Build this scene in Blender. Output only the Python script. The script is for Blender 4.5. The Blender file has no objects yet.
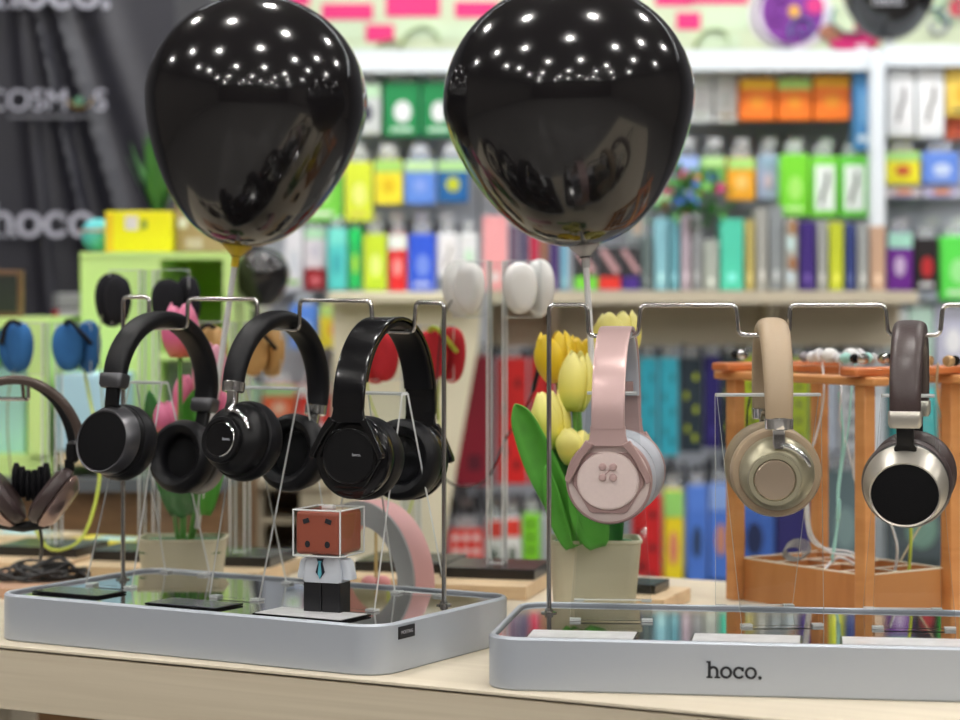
import bpy, bmesh, math, random
from mathutils import Vector, Matrix
random.seed(7)
PI = math.pi
R_ = math.radians
C = bpy.context.scene.collection
F = 85.0 / 36.0 * 960.0      # focal length in pixels
CX, HY = 480.0, 295.0        # vanishing column and horizon row
CZ = 1.143                   # camera height
ZT = 0.80                    # table top height

def at(px, py, D):
    return Vector(((px - CX) * D / F, D, CZ - (py - HY) * D / F))
def sin_(d): return math.sin(R_(d))
def cos_(d): return math.cos(R_(d))

# ------------------------------------------------------------ materials
MATS = {}
def mat(name, col, rough=0.5, metal=0.0, coat=0.0, emit=None, estr=0.0, trans=0.0, spec=0.5, noise=0.0, nscale=60.0, bump=0.0, sss=0.0, sheen=0.0):
    if name in MATS: return MATS[name]
    m = bpy.data.materials.new(name); m.use_nodes = True
    nt = m.node_tree; b = nt.nodes['Principled BSDF']
    b.inputs['Base Color'].default_value = (*col, 1)
    b.inputs['Roughness'].default_value = rough
    b.inputs['Metallic'].default_value = metal
    b.inputs['Coat Weight'].default_value = coat
    b.inputs['Coat Roughness'].default_value = 0.04
    b.inputs['Transmission Weight'].default_value = trans
    b.inputs['Specular IOR Level'].default_value = spec
    b.inputs['Sheen Weight'].default_value = sheen
    if sss:
        b.inputs['Subsurface Weight'].default_value = sss
        b.inputs['Subsurface Radius'].default_value = (0.01, 0.006, 0.004)
    if emit:
        b.inputs['Emission Color'].default_value = (*emit, 1); b.inputs['Emission Strength'].default_value = estr
    if noise or bump:
        tc = nt.nodes.new('ShaderNodeTexCoord'); n = nt.nodes.new('ShaderNodeTexNoise')
        n.inputs['Scale'].default_value = nscale; n.inputs['Detail'].default_value = 3
        nt.links.new(tc.outputs['Object'], n.inputs['Vector'])
        if noise:
            mx = nt.nodes.new('ShaderNodeMix'); mx.data_type = 'RGBA'
            mx.inputs[6].default_value = (*[max(0, c * (1 - noise)) for c in col], 1)
            mx.inputs[7].default_value = (*[min(1, c * (1 + noise)) for c in col], 1)
            nt.links.new(n.outputs['Fac'], mx.inputs[0]); nt.links.new(mx.outputs[2], b.inputs['Base Color'])
        if bump:
            bp = nt.nodes.new('ShaderNodeBump'); bp.inputs['Strength'].default_value = bump; bp.inputs['Distance'].default_value = 0.001
            nt.links.new(n.outputs['Fac'], bp.inputs['Height']); nt.links.new(bp.outputs['Normal'], b.inputs['Normal'])
    MATS[name] = m
    return m

def wood(name, c1, c2, scale=(2, 30, 30), rough=0.45):
    if name in MATS: return MATS[name]
    m = mat(name, c1, rough); nt = m.node_tree; b = nt.nodes['Principled BSDF']
    tc = nt.nodes.new('ShaderNodeTexCoord'); mp = nt.nodes.new('ShaderNodeMapping'); mp.inputs['Scale'].default_value = scale
    n = nt.nodes.new('ShaderNodeTexNoise'); n.inputs['Scale'].default_value = 3.0; n.inputs['Detail'].default_value = 6; n.inputs['Distortion'].default_value = 0.6
    cr = nt.nodes.new('ShaderNodeValToRGB'); cr.color_ramp.elements[0].color = (*c1, 1); cr.color_ramp.elements[1].color = (*c2, 1)
    cr.color_ramp.elements[0].position = 0.35; cr.color_ramp.elements[1].position = 0.65
    nt.links.new(tc.outputs['Object'], mp.inputs['Vector']); nt.links.new(mp.outputs['Vector'], n.inputs['Vector'])
    nt.links.new(n.outputs['Fac'], cr.inputs['Fac']); nt.links.new(cr.outputs['Color'], b.inputs['Base Color'])
    return m

def clear(name, tint, lo=0.03, hi=0.9, rough=0.03):
    """thin clear acrylic: straight-through transmission with a Fresnel reflection"""
    if name in MATS: return MATS[name]
    m = bpy.data.materials.new(name); m.use_nodes = True; nt = m.node_tree
    for n in list(nt.nodes): nt.nodes.remove(n)
    out = nt.nodes.new('ShaderNodeOutputMaterial'); t = nt.nodes.new('ShaderNodeBsdfTransparent'); g = nt.nodes.new('ShaderNodeBsdfGlossy')
    t.inputs['Color'].default_value = (*tint, 1); g.inputs['Roughness'].default_value = rough
    fr = nt.nodes.new('ShaderNodeFresnel'); fr.inputs['IOR'].default_value = 1.45; mx = nt.nodes.new('ShaderNodeMixShader')
    ge = nt.nodes.new('ShaderNodeNewGeometry'); mm_ = nt.nodes.new('ShaderNodeMath'); mm_.operation = 'SUBTRACT'; mm_.inputs[0].default_value = 1.0
    m2_ = nt.nodes.new('ShaderNodeMath'); m2_.operation = 'MULTIPLY'; nt.links.new(ge.outputs['Backfacing'], mm_.inputs[1]); nt.links.new(mm_.outputs[0], m2_.inputs[0]); nt.links.new(fr.outputs['Fac'], m2_.inputs[1])
    nt.links.new(m2_.outputs[0], mx.inputs['Fac']); nt.links.new(t.outputs[0], mx.inputs[1]); nt.links.new(g.outputs[0], mx.inputs[2])
    nt.links.new(mx.outputs[0], out.inputs['Surface'])
    MATS[name] = m
    return m

def frosted(name, col, t=0.5):
    if name in MATS: return MATS[name]
    m = bpy.data.materials.new(name); m.use_nodes = True; nt = m.node_tree
    b = nt.nodes['Principled BSDF']; b.inputs['Base Color'].default_value = (*col, 1); b.inputs['Roughness'].default_value = 0.15
    out = nt.nodes['Material Output']; tr = nt.nodes.new('ShaderNodeBsdfTransparent'); mx = nt.nodes.new('ShaderNodeMixShader')
    mx.inputs['Fac'].default_value = t
    nt.links.new(tr.outputs[0], mx.inputs[1]); nt.links.new(b.outputs[0], mx.inputs[2]); nt.links.new(mx.outputs[0], out.inputs['Surface'])
    MATS[name] = m
    return m

M_blk_gloss = mat('black_gloss_plastic', (0.006, 0.006, 0.007), 0.16, spec=0.4, coat=0.1)
M_blk_satin = mat('black_satin_plastic', (0.006, 0.006, 0.007), 0.36, spec=0.28)
M_blk_leather = mat('black_leatherette', (0.006, 0.006, 0.008), 0.45, spec=0.3, bump=0.15, nscale=500)
M_blk_cloth = mat('black_cloth', (0.008, 0.008, 0.009), 0.95, spec=0.2)
M_chrome = mat('chrome', (0.72, 0.71, 0.70), 0.14, 1.0)
M_wire = mat('polished_wire', (0.62, 0.60, 0.58), 0.2, 1.0)
M_gun = mat('gunmetal', (0.13, 0.13, 0.14), 0.36, 0.8)
M_tan = mat('tan_leather', (0.43, 0.325, 0.215), 0.45, bump=0.1, nscale=400)
M_champ = mat('champagne_metal', (0.44, 0.41, 0.29), 0.36, 0.6)
M_champ_disc = mat('champagne_disc', (0.62, 0.50, 0.38), 0.22, 0.7)
M_brown = mat('brown_leather', (0.055, 0.036, 0.035), 0.36, bump=0.2, nscale=300)
M_nickel = mat('satin_nickel', (0.56, 0.53, 0.47), 0.34, 0.75)
M_rose = mat('rose_gold_shell', (0.60, 0.42, 0.405), 0.30, 0.35)
M_rose_dark = mat('rose_gold_yoke', (0.47, 0.315, 0.30), 0.35, 0.3)
M_rose_plate = mat('rose_plate', (0.74, 0.61, 0.58), 0.5, 0.1, noise=0.05, nscale=300)
M_lilac = mat('lilac_leatherette', (0.50, 0.52, 0.58), 0.5, bump=0.1, nscale=400)
M_alu = mat('satin_aluminium', (0.47, 0.51, 0.57), 0.42, 0.3)
M_mirror = mat('black_mirror_acrylic', (0.012, 0.012, 0.014), 0.015, spec=1.0, coat=1.0)
M_clear = clear('clear_acrylic', (0.955, 0.965, 0.965))
M_edge = frosted('acrylic_edge', (0.85, 0.88, 0.88), 0.75)
M_white = mat('white_plastic', (0.8, 0.8, 0.79), 0.4)
M_ltext = mat('grey_print', (0.42, 0.42, 0.46), 0.6)
M_dtext = mat('dark_print', (0.01, 0.012, 0.018), 0.5)

# ------------------------------------------------------------ mesh builder
class MB:
    def __init__(s): s.v = []; s.f = []; s.m = []; s.sm = []
    def loft(s, rings, cap0=True, cap1=True, m=0, closed=True, smooth=True, loop=False):
        n = len(rings[0]); base = len(s.v)
        for r in rings: s.v += [tuple(p) for p in r]
        K = len(rings)
        for i in range(K if loop else K - 1):
            mi = m[i] if isinstance(m, (list, tuple)) else m
            a0 = base + i * n; b0 = base + ((i + 1) % K) * n
            for j in range(n if closed else n - 1):
                k = (j + 1) % n
                s.f.append((a0 + j, a0 + k, b0 + k, b0 + j)); s.m.append(mi); s.sm.append(smooth)
        m0 = m[0] if isinstance(m, (list, tuple)) else m
        m1 = m[-1] if isinstance(m, (list, tuple)) else m
        if cap0 and not loop: s.f.append(tuple(base + j for j in range(n))[::-1]); s.m.append(m0); s.sm.append(False)
        if cap1 and not loop: s.f.append(tuple(base + (K - 1) * n + j for j in range(n))); s.m.append(m1); s.sm.append(False)
        return s
    def box(s, c, sz, rz=0.0, m=0, M=None):
        x, y, z = [q / 2 for q in sz]; pts = []
        for (a, b, d) in ((-x, -y, -z), (x, -y, -z), (x, y, -z), (-x, y, -z), (-x, -y, z), (x, -y, z), (x, y, z), (-x, y, z)):
            v = Vector((a, b, d))
            if M is not None: v = M @ v
            if rz: v = Matrix.Rotation(rz, 3, 'Z') @ v
            pts.append(tuple(v + Vector(c)))
        b0 = len(s.v); s.v += pts
        for q in ((0, 3, 2, 1), (4, 5, 6, 7), (0, 1, 5, 4), (1, 2, 6, 5), (2, 3, 7, 6), (3, 0, 4, 7)):
            s.f.append(tuple(b0 + i for i in q)); s.m.append(m); s.sm.append(False)
        return s
    def tube(s, pts, r, seg=8, m=0, closed=False, flat=1.0, cap=True):
        pts = [Vector(p) for p in pts]; n = len(pts)
        rr = r if isinstance(r, (list, tuple)) else [r] * n
        tang = []
        for i in range(n):
            a = pts[i - 1] if (i > 0 or closed) else pts[i]; b = pts[(i + 1) % n] if (i < n - 1 or closed) else pts[i]
            tang.append((b - a).normalized())
        up = Vector((0, 0, 1)) if abs(tang[0].z) < 0.9 else Vector((1, 0, 0))
        nn = tang[0].cross(up).normalized(); rings = []
        for i in range(n):
            nn = (nn - tang[i] * nn.dot(tang[i]))
            nn = nn.normalized() if nn.length > 1e-6 else tang[i].orthogonal().normalized()
            bb = tang[i].cross(nn)
            rings.append([pts[i] + nn * math.cos(2 * PI * k / seg) * rr[i] + bb * math.sin(2 * PI * k / seg) * rr[i] * flat for k in range(seg)])
        return s.loft(rings, cap, cap, m, loop=closed)
    def lathe(s, prof, c=(0, 0, 0), seg=32, m=0, axis='z', cap=True):
        """prof: (r, h) pairs or (rx, rz, h, cx, cz)"""
        rings = []
        for p in prof:
            if len(p) == 2: rx = rz = p[0]; h = p[1]; ox = oz = 0
            else: rx, rz, h, ox, oz = p
            ring = []
            for k in range(seg):
                a = 2 * PI * k / seg; x = ox + rx * math.cos(a); z = oz + rz * math.sin(a)
                q = (x, z, h) if axis == 'z' else ((x, h, z) if axis == 'y' else (h, x, z))
                ring.append((q[0] + c[0], q[1] + c[1], q[2] + c[2]))
            rings.append(ring)
        return s.loft(rings, cap, cap, m)
    def ball(s, c, r, seg=16, m=0, sq=(1, 1, 1), M=None):
        rings = []
        for i in range(1, seg // 2):
            t = PI * i / (seg // 2); ring = []
            for k in range(seg):
                a = 2 * PI * k / seg
                v = Vector((r * sq[0] * math.sin(t) * math.cos(a), r * sq[1] * math.sin(t) * math.sin(a), r * sq[2] * math.cos(t)))
                if M is not None: v = M @ v
                ring.append(v + Vector(c))
            rings.append(ring)
        return s.loft(rings, True, True, m)
    def prism(s, out, z0, z1, m=0, smooth=False):
        return s.loft([[(x, y, z0) for x, y in out], [(x, y, z1) for x, y in out]], m=m, smooth=smooth)
    def build(s, name, mats, parent=None, bevel=0.0, bseg=2, loc=None, rot=None, recalc=True, sub=0, auto=True):
        me = bpy.data.meshes.new(name); me.from_pydata([tuple(v) for v in s.v], [], s.f)
        if not isinstance(mats, (list, tuple)): mats = [mats]
        for x in mats: me.materials.append(x)
        for p, mi, sm in zip(me.polygons, s.m, s.sm): p.material_index = mi; p.use_smooth = sm
        if recalc:
            bm = bmesh.new(); bm.from_mesh(me); bmesh.ops.recalc_face_normals(bm, faces=bm.faces); bm.to_mesh(me); bm.free()
        if auto:
            try: me.set_sharp_from_angle(angle=R_(42))
            except Exception: pass
        o = bpy.data.objects.new(name, me); C.objects.link(o)
        if parent: o.parent = parent
        if loc is not None: o.location = loc
        if rot is not None: o.rotation_euler = rot
        if bevel:
            b = o.modifiers.new('bevel', 'BEVEL'); b.width = bevel; b.segments = bseg; b.limit_method = 'ANGLE'; b.angle_limit = R_(40)
        if sub:
            b = o.modifiers.new('sub', 'SUBSURF'); b.levels = sub; b.render_levels = sub
        return o

def tag(o, label=None, cat=None, group=None, kind=None):
    if label: o['label'] = label
    if cat: o['category'] = cat
    if group: o['group'] = group
    if kind: o['kind'] = kind
    return o
def thing(name, label, cat, loc=(0, 0, 0), rz=0.0, group=None, rot=None):
    o = bpy.data.objects.new(name, None); C.objects.link(o); o.empty_display_size = 0.05
    o.location = loc; o.rotation_euler = rot if rot else (0, 0, rz)
    return tag(o, label, cat, group)

def fillet(pts, r, n=5):
    pts = [Vector(p) for p in pts]; out = [pts[0]]
    for i in range(1, len(pts) - 1):
        a, b, c = pts[i - 1], pts[i], pts[i + 1]
        d1 = (a - b); d2 = (c - b); q = min(r, d1.length * 0.49, d2.length * 0.49)
        p0 = b + d1.normalized() * q; p1 = b + d2.normalized() * q
        for k in range(n + 1):
            t = k / n; out.append(p0 * (1 - t) ** 2 + b * 2 * t * (1 - t) + p1 * t * t)
    out.append(pts[-1]); return out
def spline(pts, n=8):
    P = [Vector(p) for p in pts]; P = [P[0] * 2 - P[1]] + P + [P[-1] * 2 - P[-2]]; out = []
    for i in range(1, len(P) - 2):
        for k in range(n):
            t = k / n; a, b, c, d = P[i - 1], P[i], P[i + 1], P[i + 2]
            out.append(0.5 * ((2 * b) + (c - a) * t + (2 * a - 5 * b + 4 * c - d) * t * t + (-a + 3 * b - 3 * c + d) * t ** 3))
    out.append(P[-2]); return out
def rrect(w, d, r, n=8, cx=0, cy=0):
    out = []
    for (sx, sy, a0) in ((1, -1, -90), (1, 1, 0), (-1, 1, 90), (-1, -1, 180)):
        for k in range(n + 1):
            a = R_(a0 + 90 * k / n); out.append((cx + sx * (w / 2 - r) + r * math.cos(a), cy + sy * (d / 2 - r) + r * math.sin(a)))
    return out

# ------------------------------------------------------------ lettering "hoco."
def hoco_mb(h):
    """slab lettering in the local XZ plane, front facing -Y; h = x-height"""
    mb = MB(); s = h; T = 0.0006 if h < 0.05 else 0.003
    def bar(x0, z0, x1, z1): mb.box(((x0 + x1) / 2 * s, 0, (z0 + z1) / 2 * s), ((x1 - x0) * s, T, (z1 - z0) * s))
    def arc(cx, cz, ro, ri, a0, a1, oz=1.0):
        n = 28; r1 = []; 
        for k in range(n + 1):
            a = R_(a0 + (a1 - a0) * k / n); c, q = math.cos(a), math.sin(a)
            o = ((cx + ro * c) * s, (cz + ro * oz * q) * s); i = ((cx + ri * c) * s, (cz + (ro * oz - (ro - ri) * 0.85) * q) * s)
            r1.append([(o[0], -T / 2, o[1]), (i[0], -T / 2, i[1]), (i[0], T / 2, i[1]), (o[0], T / 2, o[1])])
        mb.loft(r1, smooth=False)
    bar(0.12, 0, 0.36, 1.42); bar(-0.02, 1.28, 0.3, 1.42); bar(0, 0, 0.5, 0.15)
    arc(0.56, 0.58, 0.44, 0.21, 0, 150, 1.0); bar(0.77, 0, 1.0, 0.6); bar(0.66, 0, 1.14, 0.15)
    arc(1.62, 0.5, 0.51, 0.28, 0, 360, 1.0)
    arc(2.68, 0.5, 0.51, 0.28, 38, 325, 1.0); bar(2.89, 0.62, 3.09, 0.95)
    arc(3.66, 0.5, 0.51, 0.28, 0, 360, 1.0)
    n = 16; mb.loft([[((4.40 + 0.16 * math.cos(2 * PI * k / n)) * s, y, (0.13 + 0.16 * math.sin(2 * PI * k / n)) * s) for k in range(n)] for y in (-T / 2, T / 2)], smooth=False)
    return mb
def text_obj(name, body, size, m, parent, loc, rot, ext=0.0004):
    cu = bpy.data.curves.new(name, 'FONT'); cu.body = body; cu.size = size; cu.extrude = ext; cu.align_x = 'CENTER'; cu.align_y = 'CENTER'
    tmp = bpy.data.objects.new(name + '_t', cu); C.objects.link(tmp)
    dg = bpy.context.evaluated_depsgraph_get(); me = bpy.data.meshes.new_from_object(tmp.evaluated_get(dg))
    C.objects.unlink(tmp); bpy.data.objects.remove(tmp)
    me.materials.clear(); me.materials.append(m)
    o = bpy.data.objects.new(name, me); C.objects.link(o); o.parent = parent; o.location = loc; o.rotation_euler = rot
    return o

# ------------------------------------------------------------ table
TH = R_(-28.6)                       # direction of the table's front edge
tu = Vector((math.cos(TH), math.sin(TH), 0)); tv = Vector((-math.sin(TH), math.cos(TH), 0))
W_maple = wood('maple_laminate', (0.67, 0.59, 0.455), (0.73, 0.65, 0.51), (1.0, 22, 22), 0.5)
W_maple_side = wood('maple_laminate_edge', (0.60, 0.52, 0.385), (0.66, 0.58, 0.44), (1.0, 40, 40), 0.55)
W_light = wood('light_beech', (0.68, 0.50, 0.30), (0.76, 0.59, 0.38), (3, 40, 40), 0.5)
p0 = at(0, 645, 2.222); p0.z = 0
tbl = thing('display_table', 'long pale wooden display table the two grey headphone trays stand on', 'table', p0, TH)
mb = MB(); mb.box((0.55, 0.40, ZT - 0.0015), (2.5, 0.80, 0.003)); mb.build('tabletop', W_maple, tbl, bevel=0.0006)
mb = MB(); mb.box((0.55, 0.403, ZT - 0.0040), (2.49, 0.79, 0.0018)); mb.build('shadow_gap_board', M_dtext, tbl)
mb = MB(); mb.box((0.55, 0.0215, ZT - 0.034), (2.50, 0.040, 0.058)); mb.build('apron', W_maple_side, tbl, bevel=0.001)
for lx in (-0.62, 1.72):
    for ly in (0.09, 0.74):
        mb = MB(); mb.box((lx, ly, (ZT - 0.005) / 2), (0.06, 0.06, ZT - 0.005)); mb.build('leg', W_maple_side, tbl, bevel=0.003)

# ------------------------------------------------------------ trays
def tray(label, corner, ang, w, d, H=0.046):
    t = thing('display_tray', label, 'tray', corner, ang)
    r = 0.03; lip = 0.0055; mb = MB()
    def ring(ins, z): return [(x + w / 2, y + d / 2, z) for x, y in rrect(w - 2 * ins, d - 2 * ins, r - ins, 8)]
    mb.loft([ring(0.0015, 0), ring(0, 0.0015), ring(0, H - 0.002), ring(0.002, H), ring(lip - 0.001, H), ring(lip, H - 0.001), ring(lip, H - 0.004)], cap0=True, cap1=False)
    mb.build('tray_body', M_alu, t)
    mb = MB(); mb.loft([ring(lip - 0.0005, H - 0.0065), ring(lip - 0.0005, H - 0.0030)], smooth=False); mb.build('mirror_panel', M_mirror, t)
    return t
LA, RA = R_(-30.0), R_(-8.6)
CL = Vector((-0.0895, 2.030, ZT))
lu = Vector((math.cos(LA), math.sin(LA), 0)); lv = Vector((-math.sin(LA), math.cos(LA), 0))
WL, DL = 0.459, 0.254
trayL = tray('grey metal headphone tray on the left with a small black label at its front corner', CL - lu * WL, LA, WL, DL)
CR = Vector((0.0040, 1.968, ZT))
ru = Vector((math.cos(RA), math.sin(RA), 0)); rv = Vector((-math.sin(RA), math.cos(RA), 0))
WR, DR = 0.52, 0.236
trayR = tray('grey metal headphone tray on the right with large dark lettering on its front', CR, RA, WR, DR)
FZ = ZT + 0.0430      # tray floor
# lettering on the right tray
def on_plane(px, py, P0, n):
    d = Vector(((px - CX) / F, 1, -(py - HY) / F)); o = Vector((0, 0, CZ))
    return o + d * ((P0 - o).dot(n) / d.dot(n))
pl = on_plane(706.5, 678, CR, rv); q = pl - CR
hb = hoco_mb(0.0103); o = hb.build('lettering', M_dtext, trayR, loc=(q.dot(ru), -0.0003, q.z)); tag(o, 'dark lettering reading hoco.')
# black label on left tray's right side near the front corner
lab = thing('x', None, None); bpy.data.objects.remove(lab)
mb = MB(); mb.box((WL + 0.0003, 0.0445, 0.0360), (0.0012, 0.028, 0.0115)); pa = mb.build('label_plate', mat('label_black', (0.008, 0.008, 0.01), 0.3), trayL, bevel=0.0004)
tag(pa, 'small black label plate')
text_obj('label_text', 'MOETING', 0.0045, M_ltext, pa, (WL + 0.001, 0.0445, 0.0360), (R_(90), 0, R_(90)), 0.0001)

# ------------------------------------------------------------ wire racks
def rack(label, P0, n, path, posts, r=0.0022, tray_ang=0.0):
    """path: pixel polyline of the bent rail in the vertical plane through P0 with normal n"""
    w = [on_plane(x, y, P0, n) for x, y in path]
    base = w[0].copy(); base.z = FZ
    t = thing('wire_rack', label, 'rack', base, 0)
    w = [p - base for p in w]
    mb = MB(); mb.tube(fillet(w, 0.006), r, 10); mb.build('bent_rail', M_wire, t)
    for px in posts:
        a = on_plane(px[0], px[1], P0, n) - base
        mb = MB(); mb.tube([a, (a.x, a.y, 0.0)], r * 1.08, 10); mb.build('post', M_wire, t)
        mb = MB(); mb.lathe([(0.0075, 0.0), (0.0075, 0.0012), (0.004, 0.002), (0.004, 0.004), (0.0025, 0.0045)], (a.x, a.y, 0), 20); mb.build('foot', M_wire, t)
    return t
PL0 = CL + lv * 0.168
rackL = rack('bent chrome wire rack standing on the left grey tray, carrying the three black headphones', PL0, lv,
     [(123, 330), (123, 297), (149, 297), (149, 328), (187, 328), (188, 299), (257, 299), (258, 327), (299, 330), (300, 300), (371, 301), (373, 331), (414, 332), (416, 302), (444, 303), (444, 330)],
     [(123, 330), (444, 330)])
PR0 = CR + rv * 0.178
rackR = rack('bent chrome wire rack standing on the right grey tray, carrying pink, tan and brown headphones', PR0, rv,
     [(549, 330), (549, 305), (587, 305), (589, 336), (638, 336), (641, 305), (736, 305), (739, 335), (789, 335), (790, 305), (885, 305), (888, 335), (940, 335), (943, 305), (1035, 305), (1035, 340)],
     [(549, 330), (1035, 340)])

# ------------------------------------------------------------ headphones
def sgnp(v, p): return math.copysign(abs(v) ** p, v)
def band(pts, W, T, off=0.0, p=0.5, seg=24, m=0, mb=None, x0=0.0):
    """sweep of a rounded strip along (y,z) points; W width along x, T thickness, off = radial offset"""
    mb = mb or MB(); n = len(pts); rings = []
    for i in range(n):
        a = Vector(pts[max(0, i - 1)]); b = Vector(pts[min(n - 1, i + 1)]); t = (b - a).normalized(); nr = Vector((-t.y, t.x))
        if nr.y < 0 and abs(nr.y) > 0.02: pass
        w = W(i / (n - 1)) if callable(W) else W; th = T(i / (n - 1)) if callable(T) else T
        c = Vector(pts[i]) + nr * off
        ring = []
        for k in range(seg):
            g = 2 * PI * k / seg; x = w / 2 * sgnp(math.cos(g), p); h = th / 2 * sgnp(math.sin(g), p)
            q = c + nr * h; ring.append((x0 + x, q.x, q.y))
        rings.append(ring)
    return mb.loft(rings, m=m)
def arch(a, b, t0, t1, n=40, pw=1.0):
    out = []
    for k in range(n + 1):
        t = R_(t0 + (t1 - t0) * k / n)
        out.append((a * math.sin(t), b * (sgnp(math.cos(t), pw)) - b))
    return out       # from t0 (−: near) to t1 (+: far); top at z=0
def cupframe(s, yc, zc):
    """returns function mapping outward distance to local y for side s"""
    return lambda d: s * (yc + d)

def ear_cushion(parent, s, yc, zc, rx, rz, m_cush, m_cloth, th=0.022):
    e = lambda prof: [(rx * r, rz * r, s * (yc + h), 0, zc) for r, h in prof]
    mb = MB()
    prof = [(0.62, 0.0008), (0.90, 0.0008), (1.0 * 0.955, 0), (1.0, -0.25 * th), (1.0, -0.6 * th), (0.93, -0.9 * th), (0.82, -th), (0.7, -0.92 * th), (0.6, -0.7 * th), (0.565, -0.4 * th), (0.56, -0.12 * th)]
    mb.lathe(e(prof), seg=44, axis='y', cap=False)
    c = mb.build('ear_cushion', m_cush, parent, recalc=True)
    mb = MB(); mb.lathe(e([(0.62, -0.22 * th), (0.6, -0.28 * th), (0.3, -0.32 * th), (0.05, -0.33 * th)]), seg=32, axis='y'); mb.build('speaker_cloth', m_cloth, parent)
    return c

def headphone_oval(label, loc, rot, colour, sc=1.0, B=0.083, zc=-0.150, A=0.070):
    leather, ring_m, clip_m, cush = (M_blk_leather, M_gun, M_gun, M_blk_leather) if colour == 'black' else (M_brown, M_nickel, M_nickel, M_brown)
    t = thing('headphones', label, 'headphones', loc, rot=rot); t.scale = (sc, sc, sc)
    mb = band(arch(A, B, -92, 92, 48), lambda u: 0.0305 - 0.003 * abs(2 * u - 1), lambda u: 0.0145 + 0.003 * (1 - abs(2 * u - 1)), off=0.006, p=0.62)
    mb.build('headband', leather, t)
    for s in (-1, 1):
        y = s * (A + 0.006)
        mb = MB(); mb.loft([[(x, y + yy, z) for x, yy in rrect(w, d, 0.004, 4)] for w, d, z in ((0.0285, 0.0165, -B), (0.030, 0.0185, -B - 0.0015), (0.0295, 0.018, -B - 0.012), (0.026, 0.015, -B - 0.015))])
        mb.build('band_clip', clip_m, t)
        mb = MB(); mb.loft([[(x, yy + yq, z) for x, yy in rrect(w, d, 0.002, 3)] for w, d, yq, z in ((0.0155, 0.008, y, -B - 0.013), (0.0155, 0.008, y * 0.985, zc + 0.037), (0.020, 0.008, y * 0.94, zc + 0.034), (0.020, 0.007, y * 0.92, zc + 0.026))])
        mb.build('slider', M_blk_satin, t)
        yc = A - 0.010; fx, fz, fc = (0.0325, 0.0310, -0.0035) if colour == 'black' else (0.030, 0.0272, -0.007)
        st = lambda L: [(rx, rz, s * (yc + h), 0, zc + cz) for rx, rz, h, cz in L]
        mb = MB(); mb.lathe(st([(0.030, 0.029, -0.004, 0), (0.0375, 0.0365, -0.002, 0), (0.0385, 0.0375, 0.003, 0), (0.0375, 0.036, 0.006, 0)]), seg=48, axis='y'); mb.build('cup_back', M_blk_satin, t)
        mb = MB(); mb.lathe(st([(0.0372, 0.0358, 0.005, 0), (0.0378, 0.0366, 0.008, 0), (0.0372, 0.036, 0.011, -0.0003), (fx + .0018, fz + .0018, 0.0225, fc), (fx + .0012, fz + .0012, 0.0234, fc), (fx, fz, 0.0228, fc), (fx - .0002, fz - .0002, 0.0212, fc)]), seg=56, axis='y'); c = mb.build('ear_cup', ring_m, t)
        mb = MB(); mb.lathe(st([(fx - .0001, fz - .0001, 0.0205, fc), (fx - .0003, fz - .0003, 0.0220, fc), (0.020, 0.018, 0.0226, fc), (0.004, 0.004, 0.0228, fc)]), seg=48, axis='y'); mb.build('cup_face', M_blk_gloss if colour == 'x' else mat('black_face_mesh', (0.004, 0.004, 0.005), 0.5, spec=0.15, bump=0.2, nscale=900), c)
        ear_cushion(t, s, yc - 0.001, zc, 0.0405, 0.040, cush, M_blk_cloth)
    return t

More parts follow.
